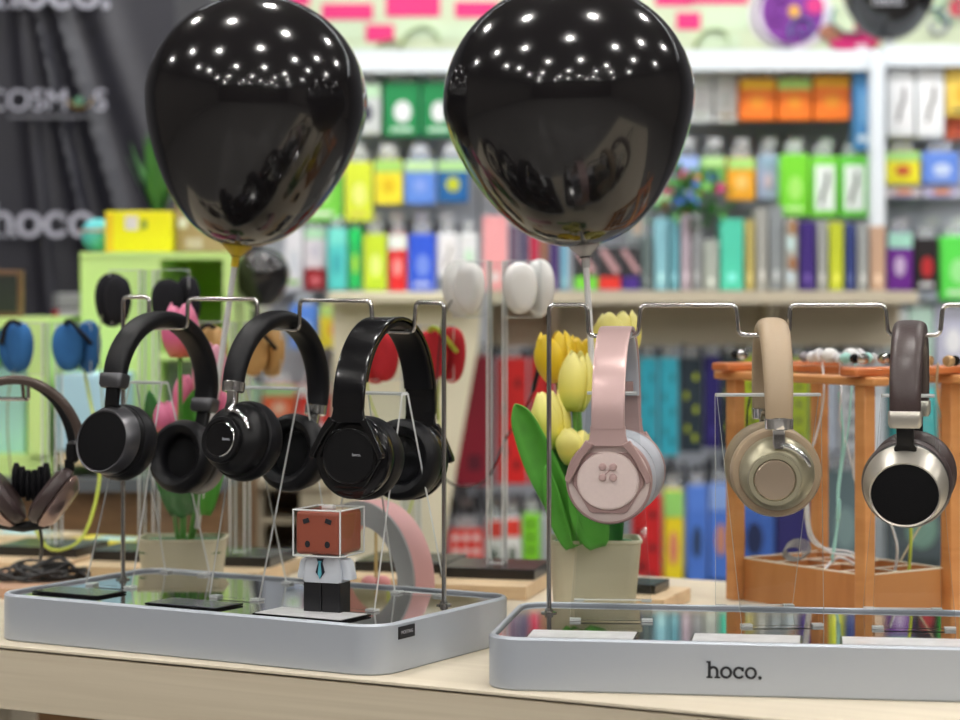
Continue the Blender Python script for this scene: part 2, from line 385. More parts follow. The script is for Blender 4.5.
def headphone_disc(label, loc, rot, colour, sc=1.0, B=0.084, zc=-0.145, A=0.062):
    blk = colour == 'black'
    leather = M_blk_leather if blk else M_tan
    shell = M_blk_satin if blk else M_champ
    ringm = M_blk_satin if blk else M_champ
    disc = M_blk_gloss if blk else M_champ_disc
    t = thing('headphones', label, 'headphones', loc, rot=rot); t.scale = (sc, sc, sc)
    mb = band(arch(A, B, -93, 93, 48), lambda u: 0.0290 - 0.0045 * abs(2 * u - 1) ** 2, lambda u: 0.014 + 0.005 * (1 - abs(2 * u - 1)), off=0.007, p=0.8)
    mb.build('headband', leather, t)
    for s in (-1, 1):
        y = s * (A + 0.006); yc0 = A - 0.016
        mb = MB(); mb.lathe([(0.0118, 0.0085, -B - 0.002, 0, y), (0.0132, 0.0095, -B - 0.003, 0, y), (0.0128, 0.009, -B - 0.012, 0, y), (0.0115, 0.008, -B - 0.013, 0, y)], seg=28); mb.build('band_clip', M_chrome, t)
        mb = MB(); mb.loft([[(x, yq + yy, z) for x, yy in rrect(w, d, 0.0018, 3)] for w, d, yq, z in ((0.0115, 0.007, y, -B - 0.0115), (0.0115, 0.007, s * (yc0 + 0.0205), zc + 0.036), (0.0115, 0.0065, s * (yc0 + 0.0225), zc + 0.029), (0.009, 0.006, s * (yc0 + 0.0235), zc + 0.024))])
        arm = mb.build('arm', M_chrome, t)
        yc = A - 0.016
        sx = 1
        # curved chrome arc on the shell, from the stem clockwise
        pts = []
        for k in range(11):
            a = R_(88 - 68 * k / 10); rr = 0.0292
            pts.append((sx * 1.0 * rr * math.cos(a), s * (yc + 0.0235), zc - 0.002 + rr * math.sin(a)))
        mb = MB(); mb.tube(pts, [0.0030] * 8 + [0.0029, 0.0026, 0.002], 10, flat=0.9); mb.build('arm_arc', M_chrome, arm)
        st = lambda L: [(r, r * 0.985, s * (yc + h), ox * sx, zc + oz) for r, h, ox, oz in L]
        R = 0.0375 if blk else 0.0345
        mb = MB(); mb.lathe(st([(0.030, -0.002, 0, 0), (R - 0.001, -0.001, 0, 0), (R, 0.003, 0, 0), (R - 0.0015, 0.010, 0, 0), (0.0300 if not blk else 0.033, 0.0165, -0.001, -0.001), (0.0245, 0.0215, -0.002, -0.002), (0.0235, 0.022, -0.003, -0.003)]), seg=56, axis='y'); c = mb.build('ear_cup', shell, t)
        ox, oz = -0.004, -0.004
        mb = MB(); mb.lathe(st([(0.0240, 0.019, ox, oz), (0.0240, 0.0265, ox, oz), (0.0232, 0.0278, ox, oz), (0.0196, 0.0280, ox, oz), (0.0186, 0.0268, ox, oz), (0.0186, 0.022, ox, oz)]), seg=48, axis='y'); mb.build('cup_ring', ringm, c)
        mb = MB()
        mb.lathe(st([(0.0184, 0.022, ox, oz), (0.0184, 0.0272, ox, oz), (0.0174, 0.0282, ox, oz)] + ([] if blk else [(0.008, 0.0287, ox, oz), (0.002, 0.0288, ox, oz)])), seg=48, axis='y', m=0)
        if blk: mb.lathe(st([(0.0174, 0.0279, ox, oz), (0.0172, 0.0284, ox, oz), (0.008, 0.0288, ox, oz), (0.002, 0.0289, ox, oz)]), seg=48, axis='y', m=1)
        dd = mb.build('cup_disc', [M_chrome, disc] if blk else [disc], c)
        if blk and s == -1:
            hoco_mb(0.0021).build('lettering', M_ltext, dd, loc=(0.0005, s * (yc + 0.0291), zc + oz - 0.001))
        ear_cushion(t, s, yc, zc, 0.0415, 0.041, leather, M_blk_cloth, 0.022)
    return t

def headphone_yoke(label, loc, rot, colour, sc=1.0, B=0.081, zc=-0.131, A=0.063):
    blk = colour == 'black'
    shell = M_blk_gloss if blk else M_rose
    pad = M_blk_leather if blk else M_lilac
    plate_m = M_blk_satin if blk else M_rose_plate
    yoke_m = M_blk_gloss if blk else M_rose_dark
    t = thing('headphones', label, 'headphones', loc, rot=rot); t.scale = (sc, sc, sc)
    path = arch(A, B, -92, 92, 56, 0.95)
    W = lambda u: 0.0305 if not blk else 0.0335
    band(path, W, 0.0042, off=0.0092, p=0.25).build('headband', shell, t)
    band(path[5:-5], lambda u: W(u) - 0.002, 0.0062, off=0.0040, p=0.5).build('headband_padding', pad, t)
    yc = A - (0.0175 if blk else 0.0125)
    for s in (-1, 1):
        y = s * (A + 0.0085)
        # slider / lower band that flares into the yoke
        mb = MB(); L = ((0.0325, -B - 0.001, 0), (0.0325, zc + 0.044, 0), (0.0345, zc + 0.0385, 0), (0.041, zc + 0.0325, 0.0005))
        mb.loft([[(x, y + yy, z) for x, yy in rrect(w, 0.0045, 0.0015, 3)] for w, z, _ in L]); yk = mb.build('yoke', shell, t)
        if not blk:
            mb = MB(); mb.box((0.0, s * (A - 0.004), -B * 0.62), (0.018, 0.004, 0.011)); mb.build('screw_plate', M_rose_dark, t, bevel=0.0006)
        for sx in (-1, 1):
            prof = [(sx * 0.0165, zc + 0.0355, 0.0), (sx * 0.0255, zc + 0.0235, 0.0), (sx * 0.0362, zc + 0.003, 0.0), (sx * 0.0370, zc - 0.001, 0.0)]
            mb = MB(); rings = []
            for i, (x, z, _) in enumerate(prof):
                wd = (0.0085, 0.0065, 0.0060, 0.0050)[i]; nx = 0.86; nz = 0.5
                yy0, yy1 = y - s * 0.004, y + s * 0.003
                rings.append([(x + sx * wd / 2 * nx, yy0, z + wd / 2 * nz), (x + sx * wd / 2 * nx, yy1, z + wd / 2 * nz), (x - sx * wd / 2 * nx, yy1, z - wd / 2 * nz), (x - sx * wd / 2 * nx, yy0, z - wd / 2 * nz)])
            mb.loft(rings, smooth=False); mb.build('yoke_arm', yoke_m, yk, bevel=0.0008)
        st = lambda L: [(r, r * 1.0, s * (yc + h), 0, zc) for r, h in L]
        mb = MB(); mb.lathe(st([(0.030, -0.002), (0.0375, -0.001), (0.0385, 0.004), (0.0385, 0.011), (0.0375, 0.0145), (0.034, 0.0165), (0.030, 0.0168)]), seg=56, axis='y', m=0)
        c = mb.build('ear_cup', M_rose_plate if not blk else M_blk_gloss, t)
        mb = MB(); mb.lathe(st([(0.0380, 0.0095), (0.0396, 0.0105), (0.0398, 0.0128), (0.0386, 0.0145), (0.0372, 0.0148)]), seg=56, axis='y', cap=False); mb.build('cup_rim', yoke_m, c)
        # hexagonal frame under the round plate
        hexo = [(-0.0325, 0.002), (-0.0325, -0.003), (-0.0175, -0.0275), (-0.0145, -0.0292), (0.0145, -0.0292), (0.0175, -0.0275), (0.0325, -0.003), (0.0325, 0.002), (0.022, 0.022), (0.017, 0.026), (-0.017, 0.026), (-0.022, 0.022)]
        mb = MB(); mb.loft([[(x, s * (yc + h), zc + z) for x, z in hexo] for h in (0.0150, 0.0196)], smooth=False); mb.build('cup_frame', yoke_m, c, bevel=0.001)
        mb = MB(); mb.lathe([(r, r * 0.93, s * (yc + h), 0, zc + 0.0005) for r, h in ((0.0282, 0.0185), (0.0286, 0.0205), (0.0278, 0.0218), (0.0270, 0.0216), (0.0266, 0.0222), (0.010, 0.0226), (0.002, 0.0226))], seg=56, axis='y'); pp = mb.build('cup_plate', plate_m, c)
        if not blk and s == -1:
            for bx in (-0.0048, 0.0048):
                for bz in (0.0135, 0.0038):
                    mb = MB(); mb.lathe([(0.0035, 0.0035, s * (yc + h), bx, zc + bz) for h in (0.022,)] + [(r, r, s * (yc + h), bx, zc + bz) for r, h in ((0.0035, 0.0238), (0.0029, 0.0249), (0.0012, 0.0253))], seg=20, axis='y')
                    mb.build('button', M_rose, pp)
            mb = MB(); mb.tube([(-0.0025, s * (yc + 0.0229), zc + 0.0062), (0.0025, s * (yc + 0.0229), zc + 0.0112)], 0.0007, 6); mb.build('button_link', M_rose_dark, pp)
        if blk and s == -1:
            hoco_mb(0.0020).build('lettering', M_ltext, pp, loc=(0.004, s * (yc + 0.0228), zc + 0.001))
        ear_cushion(t, s, yc, zc, 0.0405, 0.0405, pad, M_blk_cloth if blk else mat('pale_cloth', (0.45, 0.43, 0.43), 0.9), 0.023)
    return t

def hang(px, py, P0, n): return on_plane(px, py, P0, n)
H1 = headphone_oval('black headphones with grey metal clips and plain round ear faces, leftmost on the left rack', hang(170, 326, PL0, lv), (R_(-12), 0, LA - R_(2)), 'black', 0.97, 0.066, -0.134)
H2 = headphone_disc('black padded headphones with shiny chrome clips and arm, middle of the left rack', hang(285, 327, PL0, lv), (R_(-12), 0, LA - R_(3)), 'black', 0.97, 0.068, -0.126, 0.064)
H3 = headphone_yoke('glossy black headphones with a wide flat band, rightmost on the left rack', hang(389, 328, PL0, lv), (R_(-5), 0, LA + R_(5)), 'black', 1.0, 0.078, -0.128, 0.068)
H4 = headphone_yoke('rose gold headphones with a wide flat band and four round buttons on the cup', hang(617, 338, PR0, rv), (R_(0), 0, R_(-10)), 'pink', 1.0, 0.078, -0.129)
H5 = headphone_disc('tan leather headphones with champagne coloured metal cups and chrome arm', hang(772, 335, PR0, rv), (R_(1), 0, R_(-2.0)), 'tan', 1.0, 0.070, -0.124)
H6 = headphone_oval('dark brown leather headphones with satin silver oval cups around black faces', hang(910, 336, PR0, rv), (R_(1), 0, R_(-14)), 'brown', 1.0, 0.064, -0.131)

# ------------------------------------------------------------ clear A-shaped stands
def easel(label, loc, rz, wt, wb, h, sp, gap=0.010, foot=0.012):
    t = thing('acrylic_stand', label, 'stand', loc, rz)
    th = 0.0030
    prof = [(-sp, 0.0015, wb), (-gap / 2, h, wt), (gap / 2, h, wt), (sp, 0.0015, wb)]
    mb = MB()
    for i in range(len(prof) - 1):
        (y0, z0, w0), (y1, z1, w1) = prof[i], prof[i + 1]
        d = Vector((y1 - y0, z1 - z0)).normalized(); nr = Vector((-d.y, d.x)) * th / 2
        b = len(mb.v)
        for (y, z, w) in ((y0, z0, w0), (y1, z1, w1)):
            for sx in (-1, 1):
                for sn in (-1, 1): mb.v.append((sx * w / 2, y + nr.x * sn, z + nr.y * sn))
        # order: 0:(-,-) 1:(-,+) 2:(+,-) 3:(+,+) then second end +4
        for q, mi in (((0, 2, 6, 4), 0), ((1, 5, 7, 3), 0), ((0, 4, 5, 1), 1), ((2, 3, 7, 6), 1), ((0, 1, 3, 2), 1), ((4, 6, 7, 5), 1)):
            mb.f.append(tuple(b + k for k in q)); mb.m.append(mi); mb.sm.append(False)
    sheet = mb.build('bent_sheet', [M_clear, M_edge], t, recalc=False, auto=False)
    for sy in (-1, 1):
        for sx in (-1, 1):
            mb = MB(); mb.box((sx * (wb / 2 - 0.005), sy * (sp - 0.004), 0.0014), (0.010, 0.010, 0.0022)); mb.build('foot_tab', M_edge, t)
    return t
def on_z(px, py, z):
    D = (CZ - z) * F / (py - HY); return Vector(((px - CX) * D / F, D, z))
def eas(label, px, D, rz, *a):
    p = at(px, 300, D); p.z = FZ; return easel(label, p, rz, *a)
eas('narrow clear acrylic stand between the ear cups of the leftmost rack headphones', 149, 2.385, LA, 0.042, 0.060, 0.208, 0.066)
eas('clear acrylic stand with a wide top between the cups of the chrome-clip headphones', 273, 2.29, LA, 0.072, 0.060, 0.206, 0.066)
eas('clear acrylic stand between the cups of the glossy wide-band black headphones', 385, 2.215, LA, 0.046, 0.060, 0.204, 0.066)
eas('clear acrylic stand between the cups of the rose gold headphones', 612, 2.15, R_(-4), 0.047, 0.076, 0.207, 0.070)
eas('widest clear acrylic stand, between the cups of the tan headphones', 768, 2.115, R_(4), 0.098, 0.075, 0.207, 0.068)
eas('clear acrylic stand between the cups of the brown headphones', 908, 2.095, R_(-6), 0.048, 0.074, 0.207, 0.066)

# info cards lying on the mirror floor
def card(label, tr, x, y, w, d, col, rz=0.0):
    m = tr.matrix_basis if False else None
    a = tr.rotation_euler.z; u = Vector((math.cos(a), math.sin(a), 0)); v = Vector((-math.sin(a), math.cos(a), 0))
    p = tr.location + u * x + v * y; p.z = FZ
    t = thing('information_card', label, 'card', p, a + rz)
    mb = MB(); mb.box((0, 0, 0.0012), (w, d, 0.0018)); mb.build('card_holder', M_blk_gloss, t, bevel=0.0003)
    mb = MB(); mb.box((0, -0.001, 0.0023), (w - 0.004, d - 0.005, 0.0006)); mb.build('printed_card', col, t)
M_cardw = mat('card_print', (0.66, 0.66, 0.68), 0.3, noise=0.25, nscale=70)
card('pale printed card lying on the left tray in front of the leftmost acrylic stand', trayL, 0.062, 0.060, 0.085, 0.045, mat('card_dark', (0.05, 0.05, 0.055), 0.2, noise=0.4, nscale=60))
card('pale printed card lying on the left tray in front of the chrome-clip headphones', trayL, 0.215, 0.048, 0.085, 0.045, mat('card_dark2', (0.12, 0.12, 0.15), 0.2, noise=0.4, nscale=60))
card('pale printed card beside the boxy toy figure on the left tray', trayL, 0.355, 0.044, 0.100, 0.05, M_cardw)
card('pale printed card lying under the rose gold headphones', trayR, 0.082, 0.033, 0.096, 0.048, M_cardw)
card('pale printed card lying under the tan headphones', trayR, 0.225, 0.033, 0.096, 0.048, M_cardw)
card('pale printed card lying under the brown headphones', trayR, 0.360, 0.033, 0.110, 0.048, M_cardw)

# ------------------------------------------------------------ boxy toy figure
tp = on_z(327, 613, FZ)
toy = thing('toy_figure', 'toy figure with a clear-cased square red-brown head, white shirt, blue tie and black trousers', 'toy', tp, R_(-22))
mb = MB()
for sx in (-1, 1): mb.box((sx * 0.0097, 0, 0.0155), (0.0186, 0.024, 0.031))
mb.build('trousers', mat('toy_black', (0.012, 0.012, 0.014), 0.3), toy, bevel=0.001)
mb = MB(); mb.loft([[(x, y, z) for x, y in rrect(w, d, 0.004, 4)] for w, d, z in ((0.038, 0.026, 0.030), (0.040, 0.028, 0.033), (0.036, 0.026, 0.050), (0.028, 0.022, 0.055))]); sh = mb.build('shirt', mat('toy_white', (0.62, 0.66, 0.72), 0.45), toy)
for sx in (-1, 1):
    mb = MB(); mb.loft([[(x + sx * 0.0205 + sx * ox, y, z) for x, y in rrect(0.010, 0.016, 0.004, 4)] for ox, z in ((-0.003, 0.052), (0.0, 0.049), (0.003, 0.036), (0.003, 0.033))]); mb.build('arm', MATS['toy_white'], toy)
mb = MB()
tie = [(-0.0035, 0.053), (0.0035, 0.053), (0.002, 0.049), (0.0045, 0.040), (0, 0.0345), (-0.0045, 0.040), (-0.002, 0.049)]
mb.loft([[(x, y, z) for x, z in tie] for y in (-0.0152, -0.0136)], smooth=False); ti = mb.build('tie', mat('toy_tie', (0.01, 0.015, 0.03), 0.4), sh)
mb = MB(); mb.loft([[(x * 0.45, y, 0.002 + z * 0.92) for x, z in tie] for y in (-0.0160, -0.0151)], smooth=False); mb.build('tie_stripe', mat('toy_tie_blue', (0.12, 0.45, 0.55), 0.4), ti)
hd = MB(); hd.box((0, 0.004, 0.0772), (0.046, 0.050, 0.0405)); hd = hd.build('head', mat('toy_red', (0.34, 0.08, 0.045), 0.45), toy, bevel=0.004, bseg=4)
mb = MB()
mb.box((-0.0115, -0.0212, 0.0885), (0.0065, 0.001, 0.0045), M=Matrix.Rotation(R_(-18), 3, 'Y'))
mb.box((0.0115, -0.0212, 0.0885), (0.0065, 0.001, 0.0045), M=Matrix.Rotation(R_(18), 3, 'Y')); mb.build('eyebrows', M_dtext, hd, bevel=0.0003)
for ex in (-0.010, 0.0105):
    mb = MB(); mb.lathe([(0.0026, 0.0032, -0.0207, ex, 0.0668), (0.0026, 0.0032, -0.0216, ex, 0.0668)], seg=16, axis='y'); mb.build('eye', M_dtext, hd)
# clear case: six thin walls with bright edges
mb = MB(); hw, hh, z0, z1 = 0.0243, 0.0263, 0.0558, 0.0986
mb.box((0, 0.004, (z0 + z1) / 2), (2 * hw, 2 * hh, z1 - z0)); cs = mb.build('clear_case', M_clear, toy, bevel=0.001)
mb = MB()
for (a, b) in (((-1, -1), (1, -1)), ((1, -1), (1, 1)), ((1, 1), (-1, 1)), ((-1, 1), (-1, -1))):
    for z in (z0, z1): mb.tube([(a[0] * hw, 0.004 + a[1] * hh, z), (b[0] * hw, 0.004 + b[1] * hh, z)], 0.0009, 6)
for sx in (-1, 1):
    for sy in (-1, 1): mb.tube([(sx * hw, 0.004 + sy * hh, z0), (sx * hw, 0.004 + sy * hh, z1)], 0.0009, 6)
mb.box((0, 0.004, z1 + 0.0015), (0.012, 0.006, 0.003))
mb.build('case_edges', M_edge, cs)

# ------------------------------------------------------------ pink and grey arch
ap = on_z(371, 612, ZT); D_a = 2.47; ap = at(370, 300, D_a); ap.z = ZT
ar = thing('arch_ornament', 'upright grey and pink arch standing behind the left tray', 'ornament', ap, R_(-46))
def archring(ro, ri, y0, y1, mb, seg=48, zb=0.0, up=0.030, m=0):
    outl = [(ro * math.cos(PI * k / seg), up + ro * math.sin(PI * k / seg)) for k in range(seg + 1)]
    inl = [(ri * math.cos(PI * k / seg), up + ri * math.sin(PI * k / seg)) for k in range(seg + 1)]
    outl = [(ro, zb)] + outl + [(-ro, zb)]; inl = [(ri, zb)] + inl + [(-ri, zb)]
    mb.loft([[(o[0], y0, o[1]), (o[0], y1, o[1]), (i[0], y1, i[1]), (i[0], y0, i[1])] for o, i in zip(outl, inl)], m=m, smooth=True)
mb = MB(); archring(0.086, 0.060, -0.0140, -0.0115, mb, up=0.033); mb.build('grey_face', mat('grey_felt', (0.42, 0.43, 0.44), 0.7, noise=0.15, nscale=40), ar)
mb = MB(); archring(0.0865, 0.0600, -0.0115, 0.016, mb, up=0.033); mb.build('pink_body', mat('pink_soft', (0.78, 0.43, 0.43), 0.55), ar)
# small pink two-lobed ornament
pp_ = at(376, 300, 2.56); pp_.z = ZT
po = thing('pink_ornament', 'small pink two-lobed ornament on a stem under the grey arch', 'ornament', pp_)
mb = MB(); mb.lathe([(0.012, 0), (0.012, 0.002), (0.003, 0.004), (0.0018, 0.006), (0.0018, 0.084), (0.001, 0.085)], seg=14); mb.build('stem', mat('brass_stem', (0.45, 0.33, 0.12), 0.5), po)
mb = MB()
for sx in (-1, 1): mb.ball((sx * 0.0075, 0, 0.018), 0.0095, 16, sq=(1, .8, .9))
mb.build('lobes', mat('pink_lobe', (0.72, 0.32, 0.33), 0.45), po)

# ------------------------------------------------------------ balloons
M_ball = mat('black_balloon', (0.010, 0.009, 0.010), 0.13, coat=0.35)
def balloon(label, top, R, Hd, stick_end, holder_m, rings=40, tilt=0.0, loc_c=None, stick=True, group=None):
    """loc_c centre; R radius; Hd height below centre"""
    t = thing('balloon', label, 'balloon', loc_c if not stick else stick_end)
    base = Vector(t.location); c = loc_c - base
    down = Vector((-math.sin(tilt), 0, -math.cos(tilt))); side = Vector((math.cos(tilt), 0, -math.sin(tilt)))
    rings_ = []; seg = 56
    N = rings
    prof = []
    for k in range(N + 1):
        a = PI * k / N
        if a <= PI / 2: r = R * math.sin(a); h = top * math.cos(a)
        else:
            q = (a - PI / 2) / (PI / 2); h = -Hd * math.sin((a - PI / 2)); r = R * math.cos(a - PI / 2) ** 1.0 * (1 - 0.085 * math.sin(PI * q) ** 1.2)
        prof.append((max(r, R * 0.022), h))
    nb = c + down * Hd
    mb = MB()
    for r, h in prof:
        cc = c - down * h
        rings_.append([cc + side * r * math.cos(2 * PI * k / seg) + Vector((0, 1, 0)) * r * math.sin(2 * PI * k / seg) for k in range(seg)])
    mb.loft(rings_); mb.build('balloon_skin', M_ball, t)
    # knot
    mb = MB(); rr = []
    for r, h in ((0.022, 0.0), (0.03, 0.03), (0.02, 0.05), (0.05, 0.10)):
        cc = nb + down * (R * h - 0.0015); rr.append([cc + side * R * r * math.cos(2 * PI * k / 16) + Vector((0, 1, 0)) * R * r * math.sin(2 * PI * k / 16) for k in range(16)])
    mb.loft(rr); mb.build('knot', M_ball, t)
    if stick:
        mb = MB(); rr = []
        for r, h in ((0.0165, -0.0035), (0.0160, 0.0), (0.0065, 0.009), (0.0042, 0.012), (0.0040, 0.022)):
            cc = nb + down * h; rr.append([cc + side * r * math.cos(2 * PI * k / 20) + Vector((0, 1, 0)) * r * math.sin(2 * PI * k / 20) for k in range(20)])
        mb.loft(rr, cap0=False); mb.build('holder_cup', holder_m, t)
        mb = MB(); mb.tube([nb + down * 0.014, Vector((0, 0, 0))], 0.0034, 10); mb.build('stick', M_white, t)
    return t
DB = 2.345
potR = at(594, 300, DB + 0.02); potR.z = ZT
potL = at(183, 300, 2.545); potL.z = ZT
px = lambda n, D: n * D / F
balloon('large glossy black balloon on a white stick above the rose gold headphones', px(118, DB), px(126, DB), px(146, DB), at(604, 556, DB + 0.01), frosted('clear_cup', (0.8, 0.8, 0.8), 0.6), loc_c=at(569, 101, DB - 0.005), tilt=R_(-6))
DBL = 2.46
balloon('large glossy black balloon on a white stick above the left tray', px(108, DBL), px(111.5, DBL), px(145, DBL), at(197, 528, 2.52), mat('yellow_cup', (0.75, 0.55, 0.03), 0.35), loc_c=at(256, 103, DBL), tilt=R_(7.5))

# ------------------------------------------------------------ tulips
M_pot = mat('cream_pot', (0.62, 0.58, 0.43), 0.55, noise=0.04, nscale=40)
M_soil = mat('green_foam', (0.06, 0.16, 0.07), 0.9, noise=0.4, nscale=100)
def petal_head(parent, c, h, w, cols, opened=0.12, tilt=(0, 0), seed=0):
    rnd = random.Random(seed); n_pet = 6; mb = MB()
    axis = Matrix.Rotation(tilt[0], 3, 'X') @ Matrix.Rotation(tilt[1], 3, 'Y')
    for i in range(n_pet):
        inner = i % 2; a0 = 2 * PI * i / n_pet + rnd.uniform(-.1, .1); hs = h * rnd.uniform(0.93, 1.03)
        rings = []; NR, NC = 10, 9
        for side in (0, 1):
            for r in range(NR + 1) if side == 0 else range(NR, -1, -1):
                pass
        grid = []
        for r in range(NR + 1):
            t = r / NR
            rad = w / 2 * (math.sin(PI * min(1, t * 0.79 + 0.10)) ** 0.6) * (0.90 if inner else 1.0) * (1 + opened * 0.9 * t * t)
            half = 0.95 * (math.sin(PI * min(0.975, 0.18 + 0.795 * t)) ** 0.24)
            row = []
            for q in range(NC):
                s = -1 + 2 * q / (NC - 1); ang = a0 + s * half
                rr = rad * (1 - 0.04 * s * s) + (0.0008 if not inner else 0); zz = hs * t - (0.11 * h * s * s * t ** 4)
                row.append(axis @ Vector((rr * math.cos(ang), rr * math.sin(ang), zz)) + Vector(c))
            grid.append(row)
        mb.loft(grid, False, False, m=0, closed=False)
    o = mb.build('flower', cols, parent, recalc=False)
    s_ = o.modifiers.new('thick', 'SOLIDIFY'); s_.thickness = 0.0012; s_.offset = 0
    return o
def petal_mat(name, base, tip, low):
    if name in MATS: return MATS[name]
    m = mat(name, base, 0.5, sss=0.0); nt = m.node_tree; b = nt.nodes['Principled BSDF']
    tc = nt.nodes.new('ShaderNodeTexCoord'); sp = nt.nodes.new('ShaderNodeSeparateXYZ'); cr = nt.nodes.new('ShaderNodeValToRGB')
    nt.links.new(tc.outputs['Generated'], sp.inputs[0]); nt.links.new(sp.outputs['Z'], cr.inputs['Fac']); nt.links.new(cr.outputs['Color'], b.inputs['Base Color'])
    e = cr.color_ramp.elements; e[0].position = 0.0; e[0].color = (*low, 1); e[1].position = 1.0; e[1].color = (*tip, 1)
    k = e.new(0.35); k.color = (*base, 1)
    return m
def leaf(parent, pts, w, m, nx=(1, 0, 0), cup=0.25):
    P = spline(pts, 6); n = len(P); rows = []
    for i, p in enumerate(P):
        t = i / (n - 1); ww = w * (math.sin(PI * min(1, (0.12 + 0.88 * t))) ** 0.7) if t > 0.02 else w * 0.4
        tg = (P[min(n - 1, i + 1)] - P[max(0, i - 1)]).normalized(); sd = Vector(nx); sd = (sd - tg * sd.dot(tg)).normalized(); nr = sd.cross(tg)
        rows.append([p + sd * (ww / 2 * s) + nr * (cup * ww * (s * s)) for s in (-1, -.66, -.33, 0, .33, .66, 1)])
    mb = MB(); mb.loft(rows, False, False, closed=False); o = mb.build('leaf', m, parent, recalc=False)
    s_ = o.modifiers.new('thick', 'SOLIDIFY'); s_.thickness = 0.0010
    return o
M_leaf = mat('tulip_leaf', (0.10, 0.40, 0.045), 0.45, noise=0.35, nscale=35)
M_leaf2 = mat('tulip_leaf_dark', (0.035, 0.20, 0.035), 0.45, noise=0.3, nscale=35)
M_stem = mat('tulip_stem', (0.12, 0.33, 0.06), 0.5)
def potted(label, base, D0, wt, hpot, flowers, leaves, pot_rz=0.0):
    t = thing('potted_tulips', label, 'plant', base, 0)
    mb = MB()
    L = ((wt * 0.80, 0.0), (wt * 0.82, 0.002), (wt * 0.97, hpot - 0.004), (wt, hpot - 0.003), (wt, hpot), (wt * 0.95, hpot), (wt * 0.93, hpot - 0.012))
    mb.loft([[(x, y, z) for x, y in rrect(w, w * 0.72, 0.012, 5)] for w, z in L], cap1=False); po_ = mb.build('pot', M_pot, t)
    mb = MB(); mb.loft([[(x, y, z) for x, y in rrect(w, w * 0.72, 0.011, 5)] for w, z in ((wt * 0.94, hpot - 0.016), (wt * 0.94, hpot - 0.008), (wt * 0.8, hpot - 0.004))]); mb.build('soil', M_soil, t)
    for i, (px_, py_t, py_b, w_px, dd, m, op, tl) in enumerate(flowers):
        D = D0 + dd; top = at(px_, py_t, D); bot = at(px_, py_b, D) - base
        h = (py_b - py_t) * D / F; w = w_px * D / F
        petal_head(t, bot, h, w, m, op, tl, i + 3)
        mb = MB(); foot = Vector((bot.x * 0.25, bot.y * 0.3, hpot - 0.01)); mid = (bot + foot) / 2 + Vector((bot.x * 0.12, 0, 0))
        mb.tube(spline([bot + Vector((0, 0, 0.002)), mid, foot], 6), 0.0026, 8); mb.build('stem', M_stem, t)
    for (pix, w_, dd, m, nx) in leaves:
        pts = [at(x, y, D0 + dd) - base for x, y in pix]
        leaf(t, pts, w_, m, nx)
    return t
Y1 = petal_mat('petal_yellow', (0.90, 0.68, 0.08), (0.92, 0.78, 0.16), (0.45, 0.55, 0.08))
Y2 = petal_mat('petal_pale_yellow', (0.90, 0.80, 0.15), (0.92, 0.84, 0.30), (0.40, 0.55, 0.08))
Y3 = petal_mat('petal_golden', (0.88, 0.60, 0.02), (0.90, 0.64, 0.03), (0.80, 0.50, 0.04))
K1 = petal_mat('petal_pink', (0.84, 0.16, 0.32), (0.86, 0.26, 0.44), (0.75, 0.25, 0.10))
K2 = petal_mat('petal_pale_pink', (0.80, 0.30, 0.42), (0.85, 0.42, 0.55), (0.85, 0.65, 0.35))
potted('yellow artificial tulips with broad green leaves in a cream pot behind the right tray', potR, DB + 0.02, 0.098, 0.090,
    [(558, 331, 382, 40, 0.03, Y3, 0.15, (0, -0.12)), (578, 336, 388, 36, 0.045, Y3, 0.1, (0, 0.08)), (574, 352, 411, 35, -0.02, Y2, -0.05, (0, 0.06)), (554, 391, 449, 40, -0.015, Y2, -0.05, (0, -0.12)),
     (574, 428, 465, 36, -0.035, Y2, 0.45, (0, 0.1)), (615, 311, 366, 46, 0.02, Y2, 0.25, (0, 0.02))],
    [([(580, 545), (560, 500), (541, 460), (524, 420), (515, 404)], 0.034, -0.035, M_leaf, (0.94, -0.25, 0.15)),
     ([(592, 548), (580, 500), (566, 455), (556, 425)], 0.030, -0.02, M_leaf2, (0.9, 0.3, 0.1)),
     ([(570, 549), (559, 520), (551, 490), (546, 465)], 0.018, -0.045, M_leaf, (0.9, -0.3, 0.0)),
     ([(598, 548), (590, 520), (584, 490), (580, 462)], 0.038, -0.04, M_leaf, (1, 0, 0)),
     ([(612, 548), (606, 515), (600, 480), (597, 450)], 0.034, 0.0, M_leaf2, (1, 0.2, 0))])
potted('pink artificial tulips with green leaves in a cream pot behind the left tray', potL, 2.545, 0.098, 0.072,
    [(180, 303, 357, 36, 0.0, K1, 0.0, (0, 0.0)), (206, 341, 398, 32, -0.03, K2, 0.1, (0, 0.12)), (167, 402, 436, 22, -0.03, K1, 0.1, (0, -0.1)), (186, 375, 420, 24, 0.03, K1, 0.1, (0, 0)), (213, 385, 432, 24, 0.02, K1, 0.05, (0, .1))],
    [([(176, 515), (164, 470), (154, 425), (149, 390)], 0.028, -0.02, M_leaf2, (0.9, 0.3, 0)),
     ([(190, 515), (190, 465), (194, 420), (200, 385)], 0.040, 0.01, M_leaf, (0.9, -0.3, 0)),
     ([(205, 515), (212, 470), (222, 440), (226, 412)], 0.026, -0.03, M_leaf, (0.8, 0.4, 0)),
     ([(188, 515), (180, 500), (176, 480), (180, 455)], 0.03, -0.04, M_leaf2, (1, 0, 0))])

